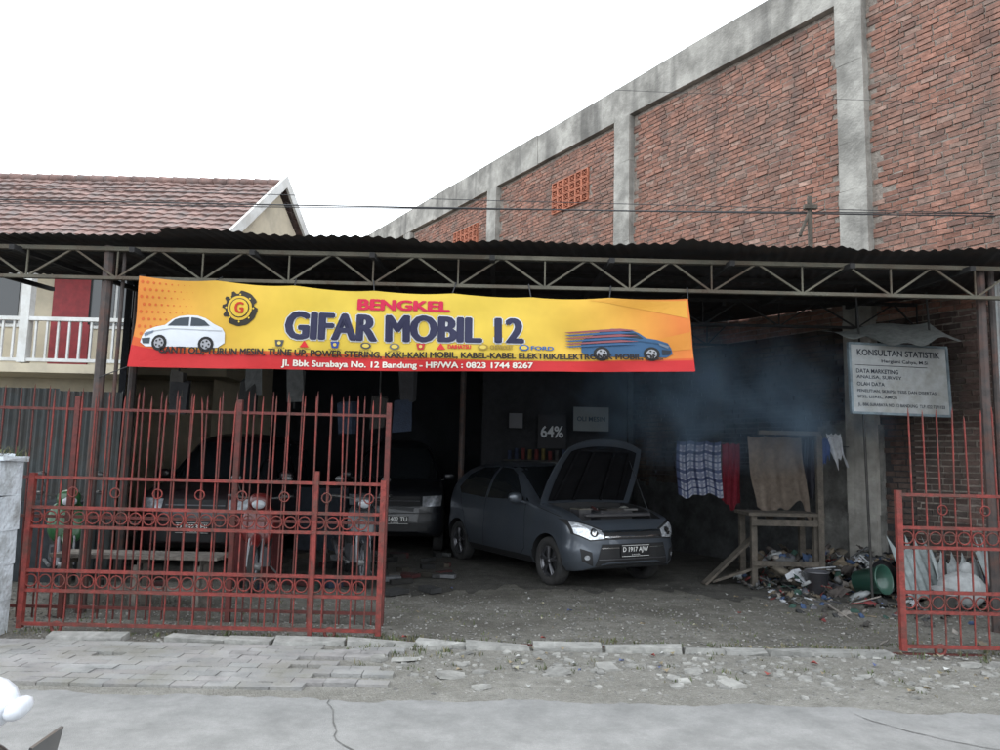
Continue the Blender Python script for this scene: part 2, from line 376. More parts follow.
for nm,segs,mt in (('lower_render',((-.2,.75,2.1),),M_render),('shade_toned_lower_render',((.75,2.6,1.5),(2.6,4.6,1.2)),M_render2)):  # deeper stretch uses the darker copy, shade painted into the render
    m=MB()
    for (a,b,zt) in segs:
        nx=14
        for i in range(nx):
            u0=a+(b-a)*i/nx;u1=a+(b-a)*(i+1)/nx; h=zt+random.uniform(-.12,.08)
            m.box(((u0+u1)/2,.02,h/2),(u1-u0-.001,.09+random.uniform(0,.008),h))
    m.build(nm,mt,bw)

# ---------------------------------------------------------------- workshop canopy
ws=empty('workshop_building')
def wallx(Y): return 5.1-.6543*(Y-10.3)
def rooffn(Y): return 3.57+.06*(Y-6.95)
def corrug(name,x0f,x1f,Y0,Y1,ny,parent,mt):
    vs=[];fs=[];nx=420
    for j in range(ny+1):
        Y=Y0+(Y1-Y0)*j/ny;a=x0f(Y);b=x1f(Y)
        for i in range(nx+1):
            x=a+(b-a)*i/nx
            sag=.018*math.sin(x*1.7)+.012*math.sin(x*4.1+1)
            e=0
            if j==0:
                k=int((x+9)/.82); e=.03*math.sin(x*2.3)+((k*7919)%13-6)*.012
            vs.append((x,Y+e,rooffn(Y)+.011*math.sin(x*2*math.pi/.11)+sag+(((int((x+9)/.82)*31)%5)*.004)))
    for j in range(ny):
        for i in range(nx):
            q=j*(nx+1)+i;fs.append((q,q+1,q+nx+2,q+nx+1))
    me=bpy.data.meshes.new(name);me.from_pydata(vs,[],fs);me.materials.append(mt)
    for p in me.polygons:p.use_smooth=True
    o=bpy.data.objects.new(name,me);COL.objects.link(o);o.parent=parent
    return o
corrug('roof_sheet_side',lambda Y:-7.6,lambda Y:-4.75,6.95,9.5,3,ws,M_roof)
corrug('roof_sheet',lambda Y:-4.75-(max(0,Y-9.5)*.5),lambda Y:(5.1+.85*(Y-6.95)/2.05 if Y<9 else wallx(Y)-.03),6.95,16.1,9,ws,M_roof)
def truss(mb,x0,x1,Y,zb,zt,step,r=.013):
    mb.box(((x0+x1)/2,Y,zt),(x1-x0,.05,.04));mb.box(((x0+x1)/2,Y,zb),(x1-x0,.05,.032))
    x=x0;k=0
    while x<x1-.05:
        xn=min(x+step*random.uniform(.94,1.06),x1)
        if k%2==0: mb.rod((x,Y,zt),(xn,Y,zb),r,n=4)
        else: mb.rod((x,Y,zb),(xn,Y,zt),r,n=4)
        if k%2==0: mb.rod((xn,Y,zb),(xn,Y,zt),r*.8,n=4)
        x=xn;k+=1
m=MB(); truss(m,-7.6,5.05,7.15,3.17,3.46,.42); m.build('front_truss',M_truss,ws)
m=MB()
for Y in (9.6,12.2,14.6):
    truss(m,-4.7-.5*max(0,Y-9.5),wallx(Y)-.15,Y,rooffn(Y)-.42,rooffn(Y)-.1,.5)
for x in np.arange(-7,5,1.15):
    m.box((x,8.3,3.5),(.05,2.6,.05),rot=(.06,0,0))
for x in np.arange(-4,3,1.15):
    m.box((x,12.4,3.76),(.05,5.6,.05),rot=(.06,0,0))
for Y in np.arange(7.6,9.5,.8): m.box((-1.2,Y,rooffn(Y)-.05),(12.4,.04,.04))
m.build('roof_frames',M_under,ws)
m=MB()
for (x,Y,r,h) in ((-3.86,7.2,.05,3.5),(-3.72,7.22,.018,3.5),(4.72,7.25,.045,3.5),(4.86,7.3,.03,3.5),(-7.2,7.2,.05,3.5),(-4.7,9.55,.05,3.6),(-.6,12.3,.05,3.8)):
    m.rod((x,Y,0),(x,Y,h),r,n=8)
m.build('posts',M_post,ws)
m=MB()
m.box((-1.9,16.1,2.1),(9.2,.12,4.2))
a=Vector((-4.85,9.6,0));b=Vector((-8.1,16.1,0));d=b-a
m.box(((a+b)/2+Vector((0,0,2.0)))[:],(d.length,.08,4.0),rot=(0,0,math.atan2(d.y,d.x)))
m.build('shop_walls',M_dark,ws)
vs=[];fs=[];n=300
for i in range(n+1):
    x=-9.5+(4.7)*i/n; yy=9.55+.014*math.sin(x*2*math.pi/.09)
    vs+= [(x,yy,0),(x,yy,2.25+.03*(int(x/.8)%2))]
for i in range(n): fs.append((2*i,2*i+2,2*i+3,2*i+1))
me=bpy.data.meshes.new('side_partition');me.from_pydata(vs,[],fs);me.materials.append(mat('zinc_partition',(.045,.052,.053),rough=.6,var=.3,scale=3,bump=.1,dirt=(.045,.03,.02),dirt_amt=.6))
o=bpy.data.objects.new('side_partition',me);COL.objects.link(o);o.parent=ws
def poster(name,c,wd,h,col,txt=None,tcol=(.8,.8,.8),rotz=0,th=.35):
    e=empty(name,c,(0,0,rotz)); m=MB(); m.box((0,0,0),(wd,.012,h),col); m.build('sheet',M_print,e)
    if txt:
        v,f=text_geo(txt,.02); m=MB(); m.add([((p[0]-.5)*wd*.8,-.012,(p[1]-.5)*h*th) for p in v],f,tcol); m.build('lettering',M_print,e)
    return e
poster('wall_poster',(.95,13.4,2.02),.5,.6,(.02,.02,.024),'64%',(.5,.52,.54))
poster('wall_poster',(1.62,13.2,2.25),.62,.42,(.16,.18,.19),'OLI MESIN',(.03,.05,.07),th=.2)
poster('wall_poster',(.3,13.3,2.2),.24,.26,(.12,.12,.13))
m=MB(); m.box((1.0,13.55,1.7),(2.6,.08,3.4),(.013,.014,.017)); m.box((1.0,13.4,1.5),(1.8,.3,.03),(.03,.028,.025))
for i in range(14): m.rod((.2+i*.12,13.38,1.52),(.2+i*.12,13.38,1.52+random.uniform(.12,.24)),.035,random.choice([(.09,.015,.015),(.02,.03,.06),(.09,.07,.02),(.05,.05,.05)]),n=8)
m.build('parts_rack',M_attr)

# ---------------------------------------------------------------- banner
bn=empty('hanging_banner')
TL=Vector((-3.47,7.02,3.17));TR=Vector((1.78,7.02,3.07));BL=Vector((-3.49,6.98,2.29));BR=Vector((1.82,6.98,2.36))
def BP(u,v,off=0):
    p=(TL*(1-u)+TR*u)*v+(BL*(1-u)+BR*u)*(1-v)
    wv=.02*math.sin(u*17+v*1.5)+.012*math.sin(u*41+v*4)+.02*math.sin(v*3.1+u*6)+.008*math.sin(u*23-v*9)
    edge=.02*abs(math.sin(u*math.pi*7))*(1 if v>.5 else -.1)*(abs(v-.5)*2)**3
    return Vector((p.x,p.y+wv-off,p.z-edge-.05*math.sin(u*math.pi)*(.35+.65*v)))
nu,nv=180,24; vs=[];cs=[];fs=[]
for j in range(nv+1):
    for i in range(nu+1):
        u=i/nu;v=j/nv; vs.append(BP(u,v)[:])
        k=min(1,abs(u-.48)*2.0)**3
        cs.append((.56-.03*k,.40*(1-k)+.15*k,.05*(1-k)+.03*k,1))
for j in range(nv):
    for i in range(nu):
        a=j*(nu+1)+i;fs.append((a,a+1,a+nu+2,a+nu+1))
me=bpy.data.meshes.new('banner_sheet');me.from_pydata(vs,[],fs);at=me.color_attributes.new('Col','FLOAT_COLOR','POINT')
at.data.foreach_set('color',np.array(cs,dtype=np.float32).ravel());me.materials.append(M_print)
for p in me.polygons:p.use_smooth=True
o=bpy.data.objects.new('sheet',me);COL.objects.link(o);o.parent=bn
bl=MB()
def bpoly(poly,col,off):
    v,f=poly_geo([(p[0]/10,p[1]/10) for p in poly],1.0)
    bl.add([BP(q[0]*10/550,1-q[1]*10/86,off)[:] for q in v],f,col)
def btext(t,x0,x1,y0,y1,col,off,bold=.0,fat=0,fy=0):
    v,f=text_geo(t,bold); k=0
    sh=[(0,0)]
    if fat: sh=[(-fat,0),(0,0),(fat,0),(-fat/2,fy),(fat/2,fy),(-fat/2,-fy),(fat/2,-fy)]
    for dx,dy in sh:
        bl.add([BP((x0+(x1-x0)*p[0]+dx)/550,1-(y1+(y0-y1)*p[1]+dy)/86,off+k*.0004)[:] for p in v],f,col); k+=1
RED=(.42,.018,.02)
top=[(x,71-3*math.sin(x/85.)-(14 if x<90 else 0)*(1-x/90)**2) for x in range(0,551,10)]
bpoly(top+[(550,86),(0,86)],(.48,.08,.02),.004)
top=[(x,73.5-1.5*math.sin(x/85.+.2)-(8 if x<80 else 0)*(1-x/80)**2) for x in range(0,551,10)]
bpoly(top+[(550,86),(0,86)],RED,.007)
for i in range(9):
    for j in range(9):
        r=1.7*(1-i/10); cx=4+i*6+(j%2)*3; cy=5+j*7
        if r>.3: bpoly([(cx+r*math.cos(k),cy+r*math.sin(k)) for k in np.arange(0,6.2,1.04)],(.48,.1,.02),.003)
bpoly([(450,2),(548,2),(548,24),(500,12)],(.53,.26,.035),.003)
bpoly([(480,58),(549,40),(549,60),(505,64)],(.52,.2,.03),.003)
def circ(cx,cy,r,n=20): return [(cx+r*math.cos(6.2832*k/n),cy+r*math.sin(6.2832*k/n)) for k in range(n)]
gp=[]
for k in range(48):
    rr=18.5 if (k//2)%2==0 else 15; a=6.2832*k/48; gp.append((105+rr*math.cos(a)*.98,26+rr*math.sin(a)*.98))
bpoly(gp,(.03,.025,.02),.006); bpoly(circ(105,26,12.5),(.56,.36,.04),.009)
for k in range(8): bpoly(circ(105+13.8*math.cos(k*.785),26+13.8*math.sin(k*.785),1,6),(.56,.38,.04),.009)
bpoly(circ(105,26,10,16),(.03,.025,.02),.012);bpoly(circ(105,26,9,16),(.56,.38,.04),.015)
btext('G',101,109,20.5,31.5,(.42,.03,.015),.019,0,.7,.3)
btext('BENGKEL',221,311,9.5,21,(.46,.012,.05),.009,.0,1.3,.6)
btext('GIFAR MOBIL 12',152,383,26.5,55,(.5,.5,.5),.006,.0,3.3,1.6)
btext('GIFAR MOBIL 12',152,383,27,54.5,(.02,.02,.05),.012,.0,2.1,.9)
btext('GANTI OLI, TURUN MESIN, TUNE UP, POWER STERING, KAKI-KAKI MOBIL, KABEL-KABEL ELEKTRIK/ELEKTRONIK MOBIL, DLL.',28,520,66,73.2,(.02,.015,.015),.025,.0,.4,.3)
btext('Jl. Bbk Surabaya No. 12 Bandung - HP/WA : 0823 1744 8267',150,393,76.5,84.5,(.6,.57,.5),.013,.0,.35,.25)
for k,(x,c,nm) in enumerate(((146,(.06,.06,.06),'HONDA'),(170,(.5,.02,.02),'MITSUBISHI'),(200,(.03,.06,.25),'SUZUKI'),(230,(.06,.06,.07),'TOYOTA'),(258,(.12,.12,.12),'NISSAN'),(284,(.4,.03,.03),''),(304,(.5,.03,.03),'DAIHATSU'),(345,(.3,.2,.04),'CHEVROLET'),(385,(.03,.1,.3),'FORD'))):
    if k in (1,6): bpoly([(x,56),(x+4.5,63),(x-4.5,63)],c,.01)
    elif k in (0,2,5): bpoly([(x-4.5,56.5),(x+4.5,56.5),(x+3,63),(x-3,63)],c,.01); bpoly(circ(x,59.6,1.8,8),(.56,.42,.1),.014)
    else: bpoly([(x+q[0]*1.5,59.6+q[1]) for q in circ(0,0,3.4,14)],c,.01); bpoly([(x+q[0]*1.6,59.6+q[1]) for q in circ(0,0,2.1,10)],(.56,.42,.08),.014)
    if nm and k<5: btext(nm,x-6,x+6,63.8,65.4,(.03,.03,.03),.01)
    elif nm: btext(nm,x+7,x+29,57.5,61.8,c,.01,0,.3,.15)
def bcar(x0,y0,s,col,flip=1,dark=(.04,.05,.06)):
    X=lambda q:(x0+flip*q[0]*s,y0+q[1]*s)
    bpoly([X(q) for q in [(0,30),(1,24),(4,18),(14,14),(24,12),(31,6),(38,2.5),(47,1),(57,1),(66,3.5),(75,9),(84,13),(87,18),(87,28),(80,33),(6,34)]],col,.009)
    bpoly([X(q) for q in [(27,12.5),(34,6),(40,4),(49,3),(49,12)]],dark,.013); bpoly([X(q) for q in [(51,12),(51,3),(58,3.5),(65,6),(71,11)]],dark,.013)
    bpoly([X(q) for q in [(4,19.5),(30,15),(84,15.5),(84,16.3),(30,16),(4,20.5)]],tuple(k*.6 for k in col),.012)
    for cx in (20,68):
        bpoly([X((q[0],q[1])) for q in circ(cx,30,8,14)],(.015,.015,.015),.014); bpoly([X((q[0],q[1])) for q in circ(cx,30,5.2,12)],(.3,.3,.32),.018)
        for w_ in range(5): bpoly([X((cx+3.2*math.cos(w_*1.257)+q[0],30+3.2*math.sin(w_*1.257)+q[1])) for q in circ(0,0,1.1,6)],(.03,.03,.03),.021)
    bpoly([X(q) for q in [(3,21),(13,17.5),(12,20),(4,24)]],(.12,.15,.2),.015)
    bpoly([X(q) for q in [(1,26),(10,25),(10,31),(3,31)]],dark,.013)
bcar(8,34,.95,(.55,.57,.6))
bcar(530,35,1.02,(.03,.08,.16),-1,(.02,.025,.035))
for k in range(6): bpoly([(425,41+k*3.2),(480,36+k*3.4),(498,38+k*3.3),(430,42.3+k*3.2)],(.03,.08,.17) if k%2 else (.2,.06,.07),.0235)
bl.build('print',M_print,bn)
m=MB()
for u in np.linspace(0,1,8):
    p=BP(u,1,0); m.rod(p[:],(p.x+random.uniform(-.03,.03),7.13,3.2),.006)
p=BP(0,0);m.rod(p[:],(-3.84,7.15,2.2),.005)
m.build('tie_ropes',M_wire,bn)

# ---------------------------------------------------------------- gates
def gate(name,x0,x1,Y,zt=1.27,zs=2.0,mt=M_rust):
    m=MB()
    for z in (.07,.34,.50,.86,1.02,zt): m.box(((x0+x1)/2,Y,z),(x1-x0,.032,.026))
    for x in (x0,x1): m.box((x,Y,(zt+.03)/2+.02),(.045,.045,zt+.0))
    n=int(round((x1-x0)/.118)); 
    for i in range(1,n):
        x=x0+(x1-x0)*i/n; lean=random.gauss(0,.015)
        top=zs+random.gauss(0,.02)
        m.rod((x,Y+.003,.07),(x+random.gauss(0,.003),Y+.003,zt),.0072,n=4)
        m.rod((x,Y+.003,zt),(x+lean,Y+.003,top-.06),.0072,n=4)
        m.rod((x+lean,Y+.003,top-.06),(x+lean*1.3,Y+.003,top),.0072,n=4,r2=.001)
        m.ring((x-(x1-x0)/n/2,Y-.006,.94),.05,.0065,n=12,m=4); m.ring((x-(x1-x0)/n/2,Y-.006,.42),.05,.0065,n=12,m=4)
        if i%3==0: m.ring((x,Y-.02,zt-.12),.04,.006,n=12,m=4)
    xm=x0+(x1-x0)*.81
    m.box((xm,Y-.01,zt/2+.05),(.035,.035,zt+.1))
    for x in (x0+.3,x1-.4): m.ring((x,Y,.045),.04,.014,n=12,m=5)
    return m.build(name,mt)
gate('sliding_gate',-3.92,-.96,6.4)
gate('sliding_gate',3.33,6.4,6.3,zt=1.29)
m=MB()
for z in (.1,.9,1.25,1.88): m.box((-4.1,6.95,z),(6.2,.03,.026))
x=-7.2
while x<-1.0:
    h=2.08+random.gauss(0,.02); l=random.gauss(0,.014); m.rod((x,6.95,0),(x+l,6.95,h-.07),.008,n=4); m.rod((x+l,6.95,h-.07),(x+l,6.95,h),.008,n=4,r2=.001); x+=.145
for x in (-5.4,-3.9,-2.4,-1.02): m.box((x,6.95,1.0),(.045,.045,2.0))
m.build('steel_fence',M_rust2)
m=MB(); m.box((1.2,6.32,.002),(5.6,.03,.02)); m.build('gate_rail',M_rust2)
m=MB(); 
for k in range(5): m.box((-4.31+random.uniform(-.006,.006),6.22,.14+k*.28),(.64,.3,.279),jit=.008)
m.box((-4.31,6.22,1.42),(.7,.36,.05),jit=.012); m.box((-6.8,6.25,.62),(4.3,.18,1.24),jit=.01)
for k in range(40): m.ball((-4.62+random.random()*.6,6.06+random.random()*.3,1.44),(.03,.03,.022),n=6,m=4,noise=.3,smooth=False)
m.build('gate_pillar',M_pillar)
v,f=text_geo('12',.02); m=MB(); m.add([(-4.5+p[0]*.1,6.055,1.12+p[1]*.09) for p in v],f,(.05,.05,.05)); m.build('house_number_sign',M_print)

# ---------------------------------------------------------------- house at left
hs=empty('tiled_house')
def tile_roof(name,x0,x1,Ye,ze,Yr,zr,parent,skew=0):
    vs=[];fs=[];nx=int((x1-x0)/.035);rows=14
    d=Vector((0,Yr-Ye,zr-ze)); nrm=Vector((0,-d.z,d.y)).normalized()
    if nrm.z<0:nrm=-nrm
    for r_ in range(rows):
        for e in (0,1):
            s=(r_+e)/rows; lift=.035 if e==0 else 0.0; xe=x1+skew*(1-s)
            for i in range(nx+1):
                x=x0+(xe-x0)*i/nx
                wv=.022*abs(math.sin(x*math.pi/.22+(r_%2)*.2))+lift+.006*math.sin(x*13+r_*5)+.01*math.sin(x*2.2+r_)
                p=Vector((x,Ye,ze))+d*s+nrm*wv; vs.append(p[:])
    for k in range(rows*2-1):
        for i in range(nx):
            a=k*(nx+1)+i;fs.append((a,a+1,a+nx+2,a+nx+1))
    me=bpy.data.meshes.new(name);me.from_pydata(vs,[],fs);me.materials.append(M_tile)
    for p in me.polygons:p.use_smooth=False
    o=bpy.data.objects.new(name,me);COL.objects.link(o);o.parent=parent
tile_roof('roof_front',-16,-4.85,13.6,5.35,16,7.42,hs,-.35)
tile_roof('roof_back',-16,-4.85,18.4,5.35,16,7.42,hs,.55)
m=MB(); 
x=-16
while x<-4.9: m.rod((x,16,7.46),(x+.31,16,7.45),.1,n=10,r2=.085); x+=.3
m.build('ridge',M_tile,hs)
m=MB()
m.box((-10.7,16,3.0),(10.6,3.2,5.6)); m.box((-10.5,13.9,2.95),(11.2,1.1,.16))
m.add([(-5.32,13.9,5.3),(-4.42,18.2,5.3),(-4.97,16,7.25)],[(0,1,2)])
m.add([(-5.32,13.9,0),(-4.42,18.2,0),(-4.42,18.2,5.3),(-5.32,13.9,5.3)],[(0,1,2,3)])
m.build('walls',M_cream,hs)
m=MB()
for (xa,ya,yb,xo) in ((-5.24,13.45,16,0),(-4.3,18.55,16,0)):
    m.add([(xa,ya,5.15),(xa+.05,ya,5.15),(-4.79,yb,7.37),(-4.84,yb,7.37),(xa,ya,5.42),(xa+.05,ya,5.42),(-4.79,yb,7.64),(-4.84,yb,7.64)],[(0,1,2,3),(4,5,6,7),(0,1,5,4),(1,2,6,5),(0,3,7,4),(3,2,6,7)])
m.box((-10.6,13.52,5.32),(10.7,.04,.2))
x=-16
while x<-5: m.box((x,13.4,3.45),(.035,.035,.75)); x+=.2
m.box((-10.5,13.4,3.85),(11.2,.09,.07)); m.box((-10.5,13.4,3.1),(11.2,.07,.06))
for x in (-13.5,-11,-8.6,-6.2): m.box((x,13.42,4.2),(.16,.16,2.3))
for x in (-9.9,-7.5): m.box((x,14.385,4.4),(1.1,.03,1.1))
m.build('trim',M_whitep,hs)
m=MB(); m.box((-8.35,14.37,4.0),(.75,.05,1.95)); m.box((-10.95,14.37,4.0),(.75,.05,1.95));m.box((-13.1,13.3,4.2),(.2,.05,2.3)); m.build('doors',M_maroon,hs)
m=MB()
for x in (-9.9,-7.5):
    for s in (-.27,.27): m.box((x+s,14.36,4.4),(.48,.03,.96))
m.build('windows',M_glass,hs)

# ---------------------------------------------------------------- cars
def smooth(a,k):
    ker=np.ones(k)/k; p=np.pad(a,(k//2,k//2),mode='edge'); return np.convolve(p,ker,'valid')[:len(a)]
def bool_cut(ob,cutters):
    for c in cutters:
        md=ob.modifiers.new('b','BOOLEAN'); md.operation='DIFFERENCE'; md.object=c; md.solver='EXACT'
    dg=bpy.context.evaluated_depsgraph_get(); dg.update()
    me=bpy.data.meshes.new_from_object(ob.evaluated_get(dg)); ob.modifiers.clear(); ob.data=me
    for c in cutters: bpy.data.objects.remove(c)
def cylY(r,y0,y1,x,z,n=40):
    m=MB(); m.rod((x,y0,z),(x,y1,z),r,n=n); return m.build('cut',M_black)
def car(name,loc,yawdeg,paint,P,hood_open=False,plate='D 1917 AJW'):
    E=empty(name,loc,(0,0,R(yawdeg)))
    xr,xf=P['x']; W=P['W']; Tp=P['T']; Bp=P['B']; zb0=P.get('zb',.22); wr=P.get('wr',.29)
    xs=np.linspace(xr,xf,110)
    T=smooth(np.interp(xs,[p[0] for p in Tp],[p[1] for p in Tp]),5); B=smooth(np.interp(xs,[p[0] for p in Bp],[p[1] for p in Bp]),7)
    nl,nu_=9,14; secs=[]
    for i,x in enumerate(xs):
        af=max(0,(x-(xf-.5))/.5)*.975; ar=max(0,((xr+.35)-x)/.35)*.97
        wf=W*(1-max(af,ar)**3.4)**(1/3.4)
        zb=zb0+.12*max(af,ar)**4; t=T[i]; b=min(B[i],t-.03)
        pts=[(wf*.5,zb)]
        for k in range(nl):
            s=k/(nl-1); f=np.interp(s,[0,.12,.35,.55,.62,.8,1],[.9,.975,1,.995,.975,.985,.945]); pts.append((wf*f,zb+(b-zb)*s))
        yb=wf*.945; h=t-b
        for k in range(1,nu_+1):
            th=math.pi/2*k/nu_; n_=3.6
            yy=max(0,math.cos(th))**(2/n_); zz=math.sin(th)**(2/n_)
            pts.append((yb*yy*(1-P.get('tum',.2)*min(1,zz*h/.5)),b+h*zz))
        sec=[(x,0,zb)]+[(x,p[0],p[1]) for p in pts[:-1]]+[(x,0,pts[-1][1])]+[(x,-p[0],p[1]) for p in pts[:-1][::-1]]
        secs.append(sec)
    n=len(secs[0]); vs=[p for s in secs for p in s]; fs=[]
    for i in range(len(secs)-1):
        for j in range(n): fs.append((i*n+j,i*n+(j+1)%n,(i+1)*n+(j+1)%n,(i+1)*n+j))
    fs.append(tuple(range(n-1,-1,-1)));fs.append(tuple((len(secs)-1)*n+k for k in range(n)))
    me=bpy.data.meshes.new('body');me.from_pydata(vs,[],fs);me.materials.append(paint);me.materials.append(M_black)
    bm=bmesh.new();bm.from_mesh(me);bmesh.ops.recalc_face_normals(bm,faces=bm.faces);bm.to_mesh(me);bm.free()
    ob=bpy.data.objects.new('body',me);COL.objects.link(ob)
    bvh0=BVHTree.FromPolygons(vs,fs)
    cut=[];ax=P['ax']
    for x in ax:
        cut.append(cylY(wr+.045,W-.24,W+.3,x,wr)); cut.append(cylY(wr+.045,-W+.24,-W-.3,x,wr))
    if hood_open:
        m=MB(); m.box((P['bay'][0],0,1.15),(P['bay'][1],W*1.5,.9)); cut.append(m.build('cut',M_black))
    bool_cut(ob,cut); me=ob.data
    while len(me.materials)<2: me.materials.append(M_black)
    for p in me.polygons:
        p.use_smooth=True; c=p.center
        for x in ax:
            d=math.hypot(c.x-x,c.z-wr)
            if d<wr+.0465 and abs(c.y)<W-.005 and (abs(d-wr-.045)<.006 or abs(abs(c.y)-(W-.24))<.004): p.material_index=1
        if hood_open and abs(c.x-P['bay'][0])<=P['bay'][1]/2+.002 and abs(c.y)<=W*.752 and c.z>.69 and (abs(c.z-.7)<.003 or abs(abs(c.y)-W*.75)<.003 or abs(abs(c.x-P['bay'][0])-P['bay'][1]/2)<.003): p.material_index=1
    try: me.set_sharp_from_angle(angle=R(32))
    except Exception as ex: print(ex)
    ob.parent=E
    def decal(nm,poly,axis,mt,off=.004,cell=.05):
        v,f=poly_geo(poly,cell); out=[]
        for a,b in v:
            if axis=='front': o_,d_=Vector((4,a,b)),Vector((-1,0,0))
            elif axis=='rear': o_,d_=Vector((-4,a,b)),Vector((1,0,0))
            elif axis=='L': o_,d_=Vector((a,3,b)),Vector((0,-1,0))
            elif axis=='R': o_,d_=Vector((a,-3,b)),Vector((0,1,0))
            h=bvh0.ray_cast(o_,d_)
            if h[0] is None:
                h=bvh0.find_nearest(o_+d_*2.6)
            nn=h[1]; 
            if nn.dot(d_)>0: nn=-nn
            out.append((h[0]+nn*off)[:])
        m=MB(); m.add(out,f,smooth=True); return m.build(nm,mt,E)
    sym=lambda nm,poly,mt,off=.004:(decal(nm,poly,'front',mt,off),decal(nm,[(-a,b) for a,b in poly],'front',mt,off))
    decal('windshield',P['ws'],'front',M_glass)
    decal('rear_glass',P['rg'],'rear',M_glass)
    for s in 'LR':
        for k in P['sw']: decal('side_window',k,s,M_glass)
        for k in P['seams']:
            (a,b),(c,d)=k; l=math.hypot(c-a,d-b); nx,ny=-(d-b)/l*.005,(c-a)/l*.005
            decal('door_seam',[(a+nx,b+ny),(c+nx,d+ny),(c-nx,d-ny),(a-nx,b-ny)],s,M_black,.002)
        for hx in P['handles']: decal('door_handle',[(hx-.08,P['hz']),(hx+.08,P['hz']),(hx+.08,P['hz']+.03),(hx-.08,P['hz']+.03)],s,M_chrome if not hood_open else paint,.02)
        decal('sill',[(ax[0]+wr+.08,zb0+.01),(ax[1]-wr-.08,zb0+.01),(ax[1]-wr-.08,zb0+.09),(ax[0]+wr+.08,zb0+.09)],s,M_black,.006)
    for nm,poly,mt,off in P['front']:
        if min(p[0] for p in poly)>=0.02: sym(nm,poly,mt,off)
        else: decal(nm,poly,'front',mt,off)
    for poly in P['tail']:
        decal('tail_lamp',poly,'rear',M_maroon,.01); decal('tail_lamp',[(-a,b) for a,b in poly],'rear',M_maroon,.01)
    pz=P['pz']; h=bvh0.ray_cast(Vector((4,0,pz)),Vector((-1,0,0))); px=h[0].x+.025
    m=MB(); m.box((px,0,pz),(.012,.43,.135)); m.build('number_plate',M_plate,E)
    v,f=text_geo(plate,.02); m=MB(); m.add([(px+.009,-.19+.38*p[0],pz-.025+.07*p[1]) for p in v],f)
    m.add([(px+.009,-.06+.12*p[0],pz-.055+.018*p[1]) for p in v],f); m.build('plate_text',M_ptxt,E)
    m=MB()
    m.box((px+.008,0,pz+.062),(.002,.41,.005));m.box((px+.008,0,pz-.062),(.002,.41,.005)); m.build('plate_border',M_ptxt,E)
    for x in ax:
        for s in (-1,1):
            y=s*(W-.11)
            m=MB(); tw=.085
            prof=[(wr-.105,tw*.8),(wr-.04,tw),(wr-.008,tw*.85),(wr,tw*.5),(wr,-tw*.5),(wr-.008,-tw*.85),(wr-.04,-tw),(wr-.105,-tw*.8)]
            nn=36; vv=[];ff=[]
            for i in range(nn):
                a=6.28318*i/nn
                for (r_,yy) in prof: vv.append((x+r_*math.cos(a),y+yy,wr+r_*math.sin(a)))
            k=len(prof)
            for i in range(nn):
                for j in range(k): ff.append((i*k+j,((i+1)%nn)*k+j,((i+1)%nn)*k+(j+1)%k,i*k+(j+1)%k))
            m.add(vv,ff,smooth=True); m.build('tyre',M_rubber,E)
            m=MB(); m.ring((x,y+s*.055,wr),wr-.105,.014,n=30,m=6); m.ring((x,y+s*.0,wr),wr-.11,.02,n=30,m=6,sq=3)
            for q in range(5):
                a=6.28318*q/5+.3
                for da in(-.13,.13):
                    m.rod((x+.04*math.cos(a),y+s*.06,wr+.04*math.sin(a)),(x+(wr-.11)*math.cos(a+da),y+s*.06,wr+(wr-.11)*math.sin(a+da)),.017,n=5,r2=.012)
            m.rod((x,y+s*.03,wr),(x,y+s*.075,wr),.045,n=14); m.build('rim',M_rim,E)
            m=MB(); m.rod((x,y-s*.02,wr),(x,y+s*.02,wr),wr-.115,n=24); m.build('brake_disc',M_black,E)
    for s in (-1,1):
        mx_,mz=P['mir']; m=MB()
        m.ball((mx_,s*(W+.07),mz),(.055,.1,.07),n=14,m=9,pw=.75); m.rod((mx_,s*(W-.08),mz-.06),(mx_,s*(W+.03),mz-.03),.018); m.build('mirror',paint,E)
        m=MB(); m.ball((mx_-.035,s*(W+.07),mz),(.03,.085,.055),n=12,m=8,pw=.6); m.build('mirror_glass',M_chrome,E)
    if hood_open:
        hx=P['bay'][0]-P['bay'][1]/2-.02; L_=P['bay'][1]+.14; hw=W*.88
        def hgrid(su0,su1,sq_,zo):
            out=[];na,nb=14,18
            for i in range(na+1):
                for j in range(nb+1):
                    u=su0+(su1-su0)*i/na; q=(j/nb-.5)*2*sq_
                    wd=hw*(1-.2*u**2.5)
                    out.append((L_*(u - .12*abs(q)**2.5*u),q*wd,-.035*q*q-.05*u**3+zo))
            return out
        na,nb=14,18; K=(na+1)*(nb+1); vs=hgrid(0,1,1,0)+hgrid(0,1,1,-.02); fs=[]
        for i in range(na):
            for j in range(nb):
                a=i*(nb+1)+j;fs.append((a,a+1,a+nb+2,a+nb+1));b=a+K;fs.append((b,b+nb+1,b+nb+2,b+1))
        rim=[j for j in range(nb+1)]+[i*(nb+1)+nb for i in range(1,na+1)]+[na*(nb+1)+j for j in range(nb-1,-1,-1)]+[i*(nb+1) for i in range(na-1,0,-1)]
        for a,b in zip(rim,rim[1:]+rim[:1]): fs.append((a,b,b+K,a+K))
        Mx=Matrix.Translation((hx,0,.985))@Matrix.Rotation(R(-62),4,'Y')
        m=MB(); m.add(vs,fs,M=Mx,smooth=True); o=m.build('hood',paint,E)
        try:o.data.set_sharp_from_angle(angle=R(40))
        except: pass
        m=MB(); m.add(hgrid(.05,.9,.86,-.03),[(i*(nb+1)+j,i*(nb+1)+j+1,(i+1)*(nb+1)+j+1,(i+1)*(nb+1)+j) for i in range(na) for j in range(nb)],M=Mx,smooth=True)
        for q in (-.72,-.3,.3,.72): m.rod((.06,q*hw,-.055),(L_*.84,q*hw*.78,-.085),.02,n=6,M=Mx)
